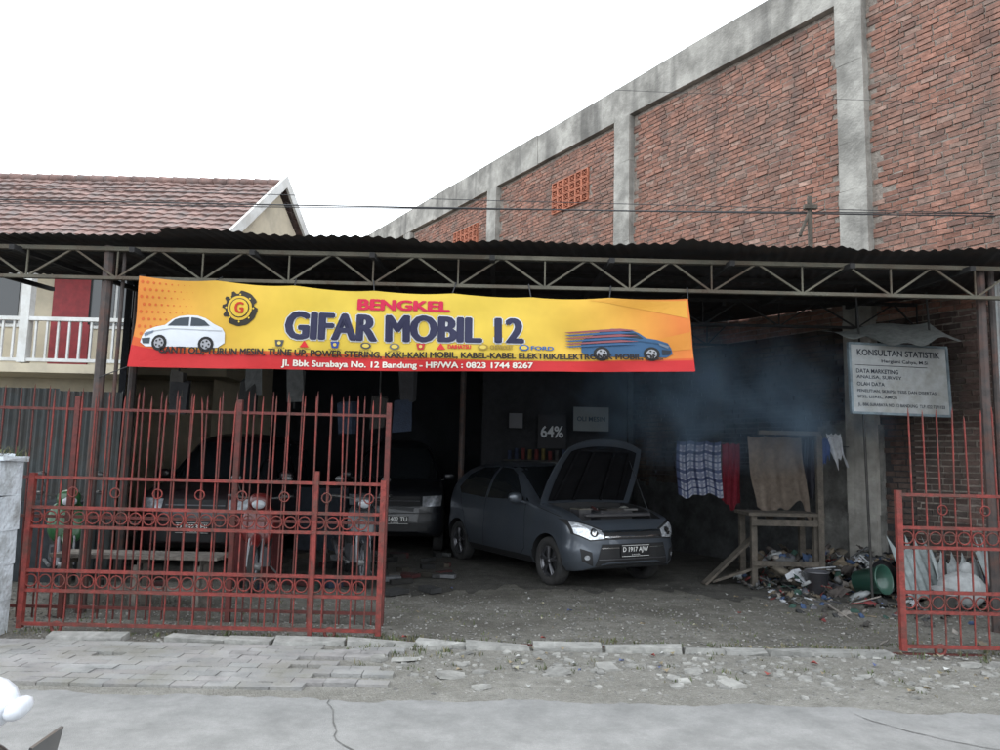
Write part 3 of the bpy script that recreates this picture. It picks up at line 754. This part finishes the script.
        m.rod((L_*.84,-hw*.55,-.09),(L_*.84,hw*.55,-.09),.02,n=6,M=Mx); m.build('hood_liner',mat('hood_felt',(.006,.006,.007),rough=.95,bump=0,spec=.1),E)
        m=MB(); top=Mx@Vector((L_*.7,hw*.66,-.05)); m.rod((P['bay'][0]+.3,hw*.75,.8),top[:],.005); m.build('prop_rod',M_van,E)
        m=MB(); bx=P['bay'][0]
        m.box((bx,.05,.8),(.42,.5,.2),(.04,.04,.045),jit=.01);m.box((bx+.02,.1,.9),(.3,.34,.05),(.02,.02,.02)); m.box((bx+.1,-.42,.82),(.2,.17,.2),(.04,.04,.045));m.box((bx+.1,-.42,.925),(.2,.17,.02),(.1,.095,.08))
        m.ball((bx-.15,.45,.88),(.07,.09,.06),(.2,.2,.18)); m.rod((bx-.2,-.3,.9),(bx+.25,.35,.92),.02,(.03,.03,.03)); m.rod((bx+.3,-.5,.86),(bx+.3,.5,.86),.025,(.05,.05,.055)); m.rod((bx-.1,-.1,.93),(bx+.28,-.2,.85),.02,(.06,.02,.02)); m.build('engine',M_plas,E)
    return E

C1=dict(x=(-1.73,1.93),W=.80,ax=(-1.2275,1.2275),wr=.29,bay=(1.32,.8),tum=.2,
 T=[(-1.73,.72),(-1.70,.92),(-1.62,1.12),(-1.5,1.33),(-1.38,1.42),(-1.0,1.475),(-.4,1.505),(0,1.48),(.2,1.43),(.55,1.2),(.86,.985),(1.2,.955),(1.55,.89),(1.75,.81),(1.86,.73),(1.93,.60)],
 B=[(-1.73,.95),(-1,.985),(0,.95),(.8,.93),(1.3,.89),(1.93,.72)],
 ws=[(-.62,1.0),(.62,1.0),(.50,1.405),(0,1.43),(-.50,1.405)],rg=[(-.55,1.02),(.55,1.02),(.46,1.33),(-.46,1.33)],
 sw=[[(.60,.99),(.17,1.31),(-.05,1.38),(-.34,1.40),(-.36,.97)],[(-.43,.97),(-.41,1.40),(-.85,1.38),(-1.12,1.28),(-1.3,1.08),(-1.2,1.0)],[(.74,.975),(.66,.985),(.64,1.03)]],
 seams=[((.68,.95),(.72,.4)),((.72,.4),(.60,.30)),((-.395,1.0),(-.40,.32)),((-1.22,1.0),(-1.0,.62)),((-1.0,.62),(-.82,.32)),((.60,.3),(-.82,.3)),((1.5,.84),(.95,.93))],
 handles=(-.25,-1.02),hz=.80,pz=.47,mir=(.60,1.02),
 front=[('upper_grille',[(-.42,.60),(.42,.60),(.46,.695),(-.46,.695)],M_black,.006),('grille_chrome',[(-.44,.675),(.44,.675),(.45,.695),(-.45,.695)],M_chrome,.012),('grille_chrome',[(-.42,.625),(.42,.625),(.42,.635),(-.42,.635)],M_chrome,.012),
  ('lower_grille',[(-.54,.30),(.54,.30),(.46,.55),(-.46,.55)],M_black,.006),('grille_bar',[(-.47,.50),(.47,.50),(.46,.512),(-.46,.512)],M_chrome,.012),('grille_bar',[(-.5,.37),(.5,.37),(.5,.38),(-.5,.38)],M_rim,.012),
  ('lamp_surround',[(.40,.60),(.60,.585),(.755,.66),(.765,.82),(.62,.785),(.42,.71)],M_black,.005),
  ('headlamp',[(.43,.615),(.60,.60),(.735,.67),(.745,.795),(.61,.76),(.44,.695)],M_lamp,.012),
  ('lamp_projector',[(.55+.045*math.cos(k),.677+.045*math.sin(k)) for k in np.arange(0,6.2,.5)],M_black,.018),
  ('lamp_bulb',[(.55+.028*math.cos(k),.677+.028*math.sin(k)) for k in np.arange(0,6.2,.5)],M_chrome,.024),
  ('fog_surround',[(.56,.30),(.68,.36),(.70,.50),(.58,.46)],M_black,.006),('fog_lamp',[(.63+.028*math.cos(k),.40+.028*math.sin(k)) for k in np.arange(0,6.2,.5)],M_lamp,.012)],
 tail=[[(.5,.85),(.68,.85),(.66,1.1),(.55,1.05)]])
car('grey_hatchback_car',(.70,10.78,0),-60.8,M_car,C1,True,'D 1917 AJW')
M_lamp2=mat('dusty_lamp',(.25,.26,.28),rough=.3,metal=.4,var=.4,scale=20,bump=0)
C2=dict(x=(-2.1,1.95),W=.80,ax=(-1.3,1.25),wr=.31,tum=.14,zb=.26,
 T=[(-2.1,.8),(-2.07,1.2),(-2.0,1.6),(-1.85,1.76),(-1,1.82),(0,1.82),(.45,1.76),(.8,1.45),(1.1,1.14),(1.5,1.08),(1.8,1.0),(1.92,.85),(1.95,.65)],
 B=[(-2.1,1.1),(0,1.08),(1.1,1.05),(1.95,.9)],
 ws=[(-.66,1.16),(.66,1.16),(.57,1.66),(-.57,1.66)],rg=[(-.6,1.15),(.6,1.15),(.55,1.6),(-.55,1.6)],
 sw=[[(.85,1.12),(.5,1.52),(.3,1.66),(-.2,1.68),(-.22,1.1)],[(-.3,1.1),(-.28,1.68),(-1.1,1.67),(-1.12,1.1)],[(-1.2,1.1),(-1.18,1.66),(-1.8,1.6),(-1.9,1.12)]],
 seams=[((.9,1.1),(.85,.4)),((-.26,1.1),(-.26,.34)),((-1.15,1.1),(-.95,.34))],handles=(-.1,-1.0),hz=.92,pz=.55,mir=(.8,1.2),
 front=[('upper_grille',[(-.38,.76),(.38,.76),(.38,.9),(-.38,.9)],M_black,.006),('grille_chrome',[(-.38,.82),(.38,.82),(.38,.835),(-.38,.835)],M_rim,.012),
  ('lower_grille',[(-.5,.38),(.5,.38),(.5,.5),(-.5,.5)],M_black,.006),('headlamp',[(.42,.75),(.70,.76),(.72,.92),(.42,.9)],M_lamp2,.012),('bumper_line',[(-.7,.64),(.7,.64),(.7,.655),(-.7,.655)],M_black,.004)],
 tail=[[(.6,.9),(.7,.9),(.7,1.3),(.6,1.3)]])
car('black_minivan',(-1.78,13.7,0),-84,M_van,C2,False,'D 1402 TU')
car('dark_parked_car',(-3.95,11.7,0),-88,M_suv,C2,False,'D 1523 HJ')

# ---------------------------------------------------------------- motorcycles
def motorcycle(name,loc,yawdeg,col,col2=(.03,.03,.03),seat=(.025,.025,.025),lamp=(.3,.02,.02)):
    E=empty(name,loc,(0,0,R(yawdeg)))
    m=MB()
    for x in (-.6,.63):
        m.ring((x,0,.28),.245,.042,n=32,m=9,col=(.02,.02,.02),sq=.9)
    m.build('tyres',M_rubber,E)
    m=MB()
    for x in (-.6,.63):
        m.ring((x,0,.28),.2,.014,n=28,m=5,col=(.2,.2,.22))
        for k in range(8): m.rod((x,0,.28),(x+.2*math.cos(k*.785),0,.28+.2*math.sin(k*.785)),.007,(.2,.2,.22))
        m.rod((x,-.07,.28),(x,.07,.28),.04,(.2,.2,.2),n=12)
    for s in(-.07,.07):
        m.rod((.63,s,.28),(.43,s,.85),.018,(.25,.25,.27),n=8); m.rod((-.6,s*1.4,.28),(-.5,s*1.4,.66),.022,(.1,.1,.1),n=8)
    m.rod((.44,0,.82),(.36,0,1.0),.022,(.05,.05,.05),n=8)
    m.rod((.36,-.33,1.03),(.38,0,.99),.013,(.05,.05,.05),n=8);m.rod((.36,.33,1.03),(.38,0,.99),.013,(.05,.05,.05),n=8)
    for s in(-1,1):
        m.rod((.36,s*.23,1.03),(.34,s*.36,1.03),.02,(.02,.02,.02),n=10); m.rod((.37,s*.2,1.03),(.37,s*.27,1.2),.006,(.02,.02,.02)); m.ball((.37,s*.28,1.23),(.015,.06,.04),(.04,.04,.04))
    m.box((0,0,.33),(.38,.2,.22),(.1,.1,.11),jit=.01); m.rod((.25,-.12,.24),(-.35,-.14,.26),.02,(.2,.2,.2),n=8); m.rod((-.3,-.14,.27),(-.85,-.15,.38),.045,(.12,.12,.13),n=12,r2=.04)
    m.rod((.4,0,.8),(.05,0,.3),.03,(.04,.04,.04),n=8); m.rod((.05,0,.32),(-.6,0,.7),.03,(.04,.04,.04),n=8); m.rod((0,.1,.2),(-.04,.26,.02),.012,(.1,.1,.1))
    m.build('mechanics',M_plas,E)
    m=MB()
    m.ball((.44,0,.72),(.075,.19,.24),col,(0,-.3,0),n=16,m=10,pw=.8)
    m.ball((.45,0,.97),(.11,.12,.1),col,(0,-.2,0),n=16,m=10,pw=.85)
    m.ball((.54,0,.95),(.035,.075,.055),(.4,.42,.45),(0,-.1,0),n=14,m=8)
    m.ball((.6,0,.56),(.2,.06,.05),col,(0,.35,0),n=16,m=8)
    m.ball((-.42,0,.6),(.42,.13,.13),col,(0,.16,0),n=22,m=14,pw=.85)
    m.ball((-.1,0,.5),(.2,.11,.15),col2,(0,0,0),n=14,m=8,pw=.8)
    m.ball((-.3,0,.755),(.42,.125,.05),seat,(0,.06,0),n=18,m=8,pw=.75)
    m.ball((-.84,0,.64),(.03,.08,.035),lamp,n=12,m=6)
    m.ball((-.82,0,.45),(.15,.06,.03),(.03,.03,.03),(0,-.7,0),n=12,m=6)
    m.box((-.93,0,.5),(.01,.2,.1),(.03,.03,.03),(0,-.2,0))
    m.build('bodywork',M_plas,E); return E
motorcycle('motorcycle',(-4.95,8.7,0),-55,(.02,.09,.03))
motorcycle('motorcycle',(-2.75,9.0,0),-80,(.1,.01,.01))
motorcycle('motorcycle',(-1.75,9.5,0),-70,(.02,.022,.026))
motorcycle('motorcycle',(-2.42,2.56,0),184,(.7,.73,.78),(.5,.5,.52),(.6,.63,.68),(.6,.62,.66))

# ---------------------------------------------------------------- bench, laundry, table
m=MB()
for k in range(3): m.box((-3.45,7.35+k*.13,.5),(1.6,.12,.035),rot=(0,0,random.uniform(-.01,.01)),jit=.004)
for x in (-4.1,-3.45,-2.85):
    for y in (7.36,7.6): m.box((x,y,.24),(.06,.06,.48))
    m.box((x,7.48,.45),(.05,.3,.05))
m.box((-3.45,7.36,.2),(1.3,.03,.05)); m.build('wooden_bench',mat('bench_wood',(.17,.15,.13),rough=.9,var=.4,scale=12,bump=.5,dirt=(.08,.07,.06),dirt_amt=.5))
cl=empty('laundry_line')
m=MB(); m.rod((2.35,10.25,1.8),(4.75,10.2,1.78),.006); m.build('cord',M_wire,cl)
def cloth(nm,x0,x1,zt,zb,Y,colf,amp=.03,fold=14,tilt=0,parent=cl,ragg=0):
    m=MB();nx,nz=44,34;ph=random.uniform(0,6)
    g=[]
    for j in range(nz+1):
        row=[]
        for i in range(nx+1):
            u=i/nx;v=j/nz
            zb_=zb+ragg*(.5*math.sin(u*7+ph)+.3*math.sin(u*17+1))
            fo=math.sin(fold*u+ph+.6*math.sin(j*.25))+.45*math.sin(fold*2.3*u+ph*2+v*2)
            row.append((x0+(x1-x0)*(u+.04*math.sin(v*4+ph)*(1-abs(u-.5)))+tilt*v, Y+amp*fo*(.3+.7*v)-.02, zt+(zb_-zt)*v-.025*abs(math.sin(u*9+ph))))
        g.append(row)
    vs=[p for r_ in g for p in r_]
    for j in range(nz):
        for i in range(nx):
            a=j*(nx+1)+i; m.f.append((a,a+1,a+nx+2,a+nx+1)); m.c.append(colf(i/nx,j/nz)); m.sm.append(True)
    m.v=vs; return m.build(nm,M_cloth,parent)
def plaid(u,v):
    a=int(u*20)%4; b=int(v*24)%4
    if a==0 and b==0:return (.02,.025,.05)
    if a==0 or b==0:return (.05,.06,.11)
    if a==2 or b==2: return (.13,.14,.19)
    return (.24,.25,.29)
cloth('plaid_sarong',2.42,3.02,1.82,1.1,10.22,plaid,ragg=.05)
cloth('red_shirt',3.03,3.27,1.8,.98,10.22,lambda u,v:(.11,.013,.02),ragg=.1)
cloth('brown_blanket',3.32,4.04,1.9,.92,10.05,lambda u,v:(.13,.105,.086),.06,9,tilt=.1,ragg=.22)
cloth('dark_jacket',4.04,4.28,1.88,1.15,10.1,lambda u,v:(.035,.035,.043),.04,ragg=.15)
cloth('blue_cloth',4.28,4.45,1.9,1.6,10.1,lambda u,v:(.05,.075,.19),.03,6,ragg=.1)
cloth('white_cloth',4.40,4.6,1.96,1.6,10.12,lambda u,v:(.5,.51,.53),.05,6,tilt=.08,ragg=.15)
wt=MB()
for x in (3.22,4.0):
    for y in (9.55,10.0): wt.box((x,y,.44),(.07,.07,.88))
wt.box((4.04,9.5,.95),(.07,.07,1.9)); wt.box((3.62,9.78,.9),(.95,.6,.04)); wt.box((3.6,9.5,.8),(.85,.04,.08)); wt.box((3.6,9.5,.3),(.85,.04,.06))
wt.box((2.95,9.7,.3),(.9,.12,.03),rot=(0,-.7,.2)); wt.box((3.1,9.6,.18),(.8,.1,.03),rot=(0,-.35,-.2)); wt.box((3.75,9.7,1.93),(.8,.05,.05))
wt.build('workbench_frame',M_wood)

# ---------------------------------------------------------------- consultant sign
sg=empty('white_signboard',(4.69,8.75,2.54),(R(-3),R(.5),R(6)))
m=MB(); m.box((0,0,0),(1.2,.03,.80)); m.build('board',mat('sign_white',(.46,.48,.48),rough=.6,var=.15,scale=3,bump=.1,dirt=(.27,.26,.22),dirt_amt=.6),sg)
m=MB()
for z in (-.41,.41): m.box((0,-.003,z),(1.24,.045,.028),(.2,.25,.28))
for x in (-.61,.61): m.box((x,-.003,0),(.028,.045,.8),(.2,.25,.28))
for x in (-.45,.45): m.rod((x,.03,.4),(x,.05,1.1),.012,(.05,.05,.05)); m.rod((x,.03,-.4),(x+.0,.05,-2.5),.014,(.03,.028,.026))
m.build('frame',M_attr,sg)
m=MB()
def st(t,x0,x1,z0,z1,b=.01):
    v,f=text_geo(t,b); m.add([(x0+(x1-x0)*p[0],-.02,z0+(z1-z0)*p[1]) for p in v],f,(.05,.055,.07))
st('KONSULTAN STATISTIK',-.52,.52,.27,.345,.02); st('Hergiani Cahya, M.Si',-.22,.36,.18,.23); m.box((-.1,-.018,.155),(.9,.003,.006),(.06,.06,.07))
st('DATA MARKETING',-.54,-.02,.06,.11,.015); st('ANALISA, SURVEY',-.54,.02,-.01,.035); st('OLAH DATA',-.54,-.2,-.09,-.045,.015); st('PENELITIAN, SKRIPSI, TESIS DAN DISERTASI',-.54,.45,-.17,-.13); st('SPSS, LISREL, AMOS',-.54,-.05,-.24,-.2)
st('JL. BBK SURABAYA NO. 12 BANDUNG  TLP. 022 7271123',-.54,.54,-.34,-.29)
m.build('lettering',M_print,sg)
tp=MB();nx,ny=30,12;vs=[]
for j in range(ny+1):
    for i in range(nx+1):
        u=i/nx;v=j/ny; vs.append((3.95+1.35*u+.05*v,8.5+.75*v,2.99+.2*v+.16*u*v+.03*math.sin(u*9+v*3)-.05*math.sin(u*3.1)*(1-v)-.03*math.sin(u*21)*(1-v)))
tp.add(vs,[(j*(nx+1)+i,j*(nx+1)+i+1,(j+1)*(nx+1)+i+1,(j+1)*(nx+1)+i) for j in range(ny) for i in range(nx)],(.3,.32,.31),smooth=True)
tp.build('tarpaulin',M_cloth)

# ---------------------------------------------------------------- rubbish along the wall
tr=MB(); pal=[(.4,.41,.43),(.08,.08,.09),(.03,.03,.03),(.04,.07,.14),(.16,.03,.03),(.15,.12,.085),(.1,.1,.1),(.03,.07,.055),(.2,.18,.16),(.26,.27,.27),(.06,.05,.045),(.1,.085,.065),(.05,.045,.04),(.04,.04,.04)]
def wallx_inv(x): return 10.3-(x-5.1)/.6543
def pile(n,x0,x1,off,sc=1.,smax=.12):
    for i in range(n):
        x=random.uniform(x0,x1); ymax=min(wallx_inv(x)-.15,10.2)
        d=abs(random.gauss(0,off)); y=ymax-d; hmax=max(.03,(.42-d*.28))*sc; z=random.uniform(.01,hmax); c=random.choice(pal); s=random.uniform(.02,smax)
        k=random.random(); ro=(random.uniform(-1,1),random.uniform(-1,1),random.uniform(0,3))
        if k<.35: tr.ball((x,y,z),(s*1.4,s,s*.5),c,ro,n=9,m=7,noise=.3)
        elif k<.62:
            g=5; ss=s*1.6; T=Matrix.Translation((x,y,z+.02))@Euler((ro[0]*.5,ro[1]*.5,ro[2])).to_matrix().to_4x4()
            vv=[((a/g-.5)*2*ss+random.uniform(-.2,.2)*ss,(b/g-.5)*1.4*ss+random.uniform(-.2,.2)*ss,random.uniform(-.3,.3)*ss) for b in range(g+1) for a in range(g+1)]
            tr.add(vv,[(b*(g+1)+a,b*(g+1)+a+1,(b+1)*(g+1)+a+1,(b+1)*(g+1)+a) for b in range(g) for a in range(g)],c,T,smooth=True)
        elif k<.72: tr.rod((x,y,z),(x+random.uniform(-.3,.3),y+random.uniform(-.3,.3),z+random.uniform(-.05,.2)),.008,c)
        elif k<.84: tr.rod((x,y,z),(x+random.uniform(-.1,.1),y+random.uniform(-.1,.1),z+.06),s*.4,c,n=10)
        else: tr.box((x,y,z),(s*1.6,s*1.1,s*.5),c,ro,jit=.012)
pile(520,3.5,5.6,.5,1.,.1); pile(400,4.6,6.6,.8,1.2,.1); pile(420,3.1,5.6,1.3,.2,.04)
tr.build('rubbish_pile',M_attr)
m=MB()
def bucket(m,c,r,h,col,rot=(0,0,0)):
    T=Matrix.Translation(c)@Euler(rot).to_matrix().to_4x4(); n=22
    vs=[];pr=[(r*.78,0),(r*.8,0),(r,h),(r*1.06,h),(r*1.06,h-.02),(r*.94,h-.005),(r*.74,.02)]
    for i in range(n):
        for (q,z) in pr: vs.append((q*math.cos(6.2832*i/n),q*math.sin(6.2832*i/n),z))
    k=len(pr);fs=[(i*k+j,((i+1)%n)*k+j,((i+1)%n)*k+j+1,i*k+j+1) for i in range(n) for j in range(k-1)]
    fs.append(tuple(i*k for i in range(n)))
    m.add(vs,fs,col,T,smooth=True)
bucket(m,(3.85,9.2,.0),.14,.26,(.09,.09,.1)); m.build('bucket',M_plas)
m=MB(); bucket(m,(4.3,9.1,.16),.16,.34,(.035,.11,.08),(1.35,.2,.5)); m.build('bucket',M_plas)
m=MB(); bucket(m,(4.75,8.2,0),.13,.24,(.25,.25,.25),(.2,.1,0)); m.build('bucket',M_plas)
m=MB(); m.ball((4.68,9.25,.2),(.17,.14,.2),(.02,.02,.022),n=16,m=10,noise=.07); m.build('rubbish_bag',M_plas)
m=MB(); m.ball((5.1,8.4,.2),(.25,.2,.2),(.34,.35,.35),n=24,m=16,noise=.05); m.ball((5.15,8.4,.42),(.08,.07,.08),(.34,.35,.35),n=10,m=6,noise=.15); m.build('white_sack',M_cloth)
m=MB()
for (x,y,a,l,h,rz,c) in ((4.95,8.75,.45,.55,.75,.25,(.24,.27,.27)),(5.25,8.55,.55,.5,.6,-.15,(.28,.3,.3)),(5.6,8.35,.4,.45,.8,.4,(.2,.22,.22))):
    T=Matrix.Translation((x,y,.05))@Euler((-a,0,rz)).to_matrix().to_4x4(); n=40; vs=[]
    for i in range(n+1):
        u=i/n*l-l/2
        for zz in (0,h*(1-.25*abs(math.sin(i*.35)))): vs.append((u,.014*math.sin(u*60),zz))
    m.add(vs,[(2*i,2*i+2,2*i+3,2*i+1) for i in range(n)],c,T,smooth=True)
m.build('corrugated_sheets',M_attr)
m=MB()
for k in range(4): m.ring((-.1+random.uniform(-.03,.03),14.6,.09+k*.17),.24,.075,'Z',n=28,m=9,sq=1.1)
for k in range(3): m.ring((2.35+random.uniform(-.03,.03),12.0,.09+k*.17),.24,.075,'Z',n=28,m=9,sq=1.1)
m.build('tyre_stack',M_rubber)
dk=lambda c:tuple(k*.25 for k in c)
m=MB()
m.box((-2.6,12.5,.5),(1.2,.6,1.0),(.02,.025,.035),jit=.02); m.box((-2.9,9.3,.35),(.5,.4,.7),(.08,.012,.012),jit=.01)
m.box((-5.2,9.0,.45),(.6,.5,.9),(.03,.035,.04))
for i in range(60): m.box((random.uniform(-4.5,-.6),random.uniform(8.4,12),.04),(random.uniform(.05,.3),random.uniform(.05,.2),random.uniform(.03,.08)),dk(random.choice(pal)),(0,0,random.uniform(0,3)))
for i in range(9): 
    x=random.uniform(-4.2,-1.2); m.rod((x,9.7,3.2),(x,9.7,3.2-random.uniform(.3,1.2)),.012,(.02,.02,.02)); m.box((x,9.7,2.2+random.uniform(-.3,.3)),(.2,.08,.4),dk(random.choice(pal)),jit=.03)
m.build('workshop_clutter',M_attr)
vs=[];n=120
for i in range(n+1):
    x=5.05+1.8*i/n; yy=7.6+.014*math.sin(x*2*math.pi/.09); vs+=[(x,yy,2.1),(x,yy,3.45)]
me=bpy.data.meshes.new('zinc_panel');me.from_pydata(vs,[],[(2*i,2*i+2,2*i+3,2*i+1) for i in range(n)]);me.materials.append(mat('zinc_grey',(.22,.23,.23),rough=.5,metal=.3,var=.2,scale=3,dirt=(.15,.09,.05),dirt_amt=.5))
o=bpy.data.objects.new('zinc_panel',me);COL.objects.link(o)
# ---------------------------------------------------------------- cables
def cable(mb,a,b,sag,r=.007,n=30):
    a=Vector(a);b=Vector(b);pv=a
    for i in range(1,n+1):
        t=i/n;p=a.lerp(b,t);p.z-=sag*4*t*(1-t);mb.rod(pv[:],p[:],r,n=5);pv=p
m=MB()
cable(m,(-22,9.4,4.75),(22,8.6,4.75),.16,.01);cable(m,(-22,9.6,4.62),(22,8.5,4.82),.12,.007);cable(m,(-22,9.2,4.95),(22,8.7,4.6),.1,.005)
cable(m,(-22,9.0,7.0),(22,8.8,5.9),.3,.003)
m.build('overhead_cables',M_wire)
m=MB(); m.rod((3.75,8.9,3.6),(3.75,8.9,4.8),.03,n=8); m.rod((3.62,8.9,4.3),(3.75,8.9,4.62),.02,n=6); m.box((3.75,8.88,4.66),(.16,.06,.05)); m.build('cable_bracket',M_wood)
# ---------------------------------------------------------------- exhaust smoke under the canopy
def smoke(name,loc,size,dens,base,sc,off,lo=.45,hi=.72):
    m=MB(); m.box((0,0,0),size); o=m.build(name,M_black,None,loc)
    mt=bpy.data.materials.new(name); mt.use_nodes=True; N=mt.node_tree.nodes;L=mt.node_tree.links; N.remove(N['Principled BSDF'])
    pv=N.new('ShaderNodeVolumePrincipled'); pv.inputs['Color'].default_value=(.5,.74,1,1); pv.inputs['Anisotropy'].default_value=.1
    tc=N.new('ShaderNodeTexCoord'); n=N.new('ShaderNodeTexNoise'); n.inputs['Scale'].default_value=sc; n.inputs['Detail'].default_value=3; n.inputs['Distortion'].default_value=.9
    mp=N.new('ShaderNodeMapping'); mp.inputs['Location'].default_value=off; L.new(tc.outputs['Object'],mp.inputs['Vector']); L.new(mp.outputs[0],n.inputs['Vector'])
    r=N.new('ShaderNodeMapRange'); r.inputs['From Min'].default_value=lo; r.inputs['From Max'].default_value=hi; r.inputs['To Min'].default_value=base; r.inputs['To Max'].default_value=dens
    L.new(n.outputs['Fac'],r.inputs['Value'])
    mp2=N.new('ShaderNodeMapping'); mp2.inputs['Scale'].default_value=(2/size[0],2/size[1],2/size[2]); L.new(tc.outputs['Object'],mp2.inputs['Vector'])
    ln=N.new('ShaderNodeVectorMath'); ln.operation='LENGTH'; L.new(mp2.outputs[0],ln.inputs[0])
    r2=N.new('ShaderNodeMapRange'); r2.inputs['From Min'].default_value=1; r2.inputs['From Max'].default_value=.25; L.new(ln.outputs['Value'],r2.inputs['Value'])
    mu=N.new('ShaderNodeMath'); mu.operation='MULTIPLY'; L.new(r.outputs[0],mu.inputs[0]); L.new(r2.outputs[0],mu.inputs[1]); L.new(mu.outputs[0],pv.inputs['Density'])
    L.new(pv.outputs[0],N['Material Output'].inputs['Volume'])
    o.data.materials.clear(); o.data.materials.append(mt)
smoke('exhaust_smoke',(2.7,9.0,2.3),(4.8,2.4,2.0),1.1,.05,1.3,(3,1,2))
print('done')
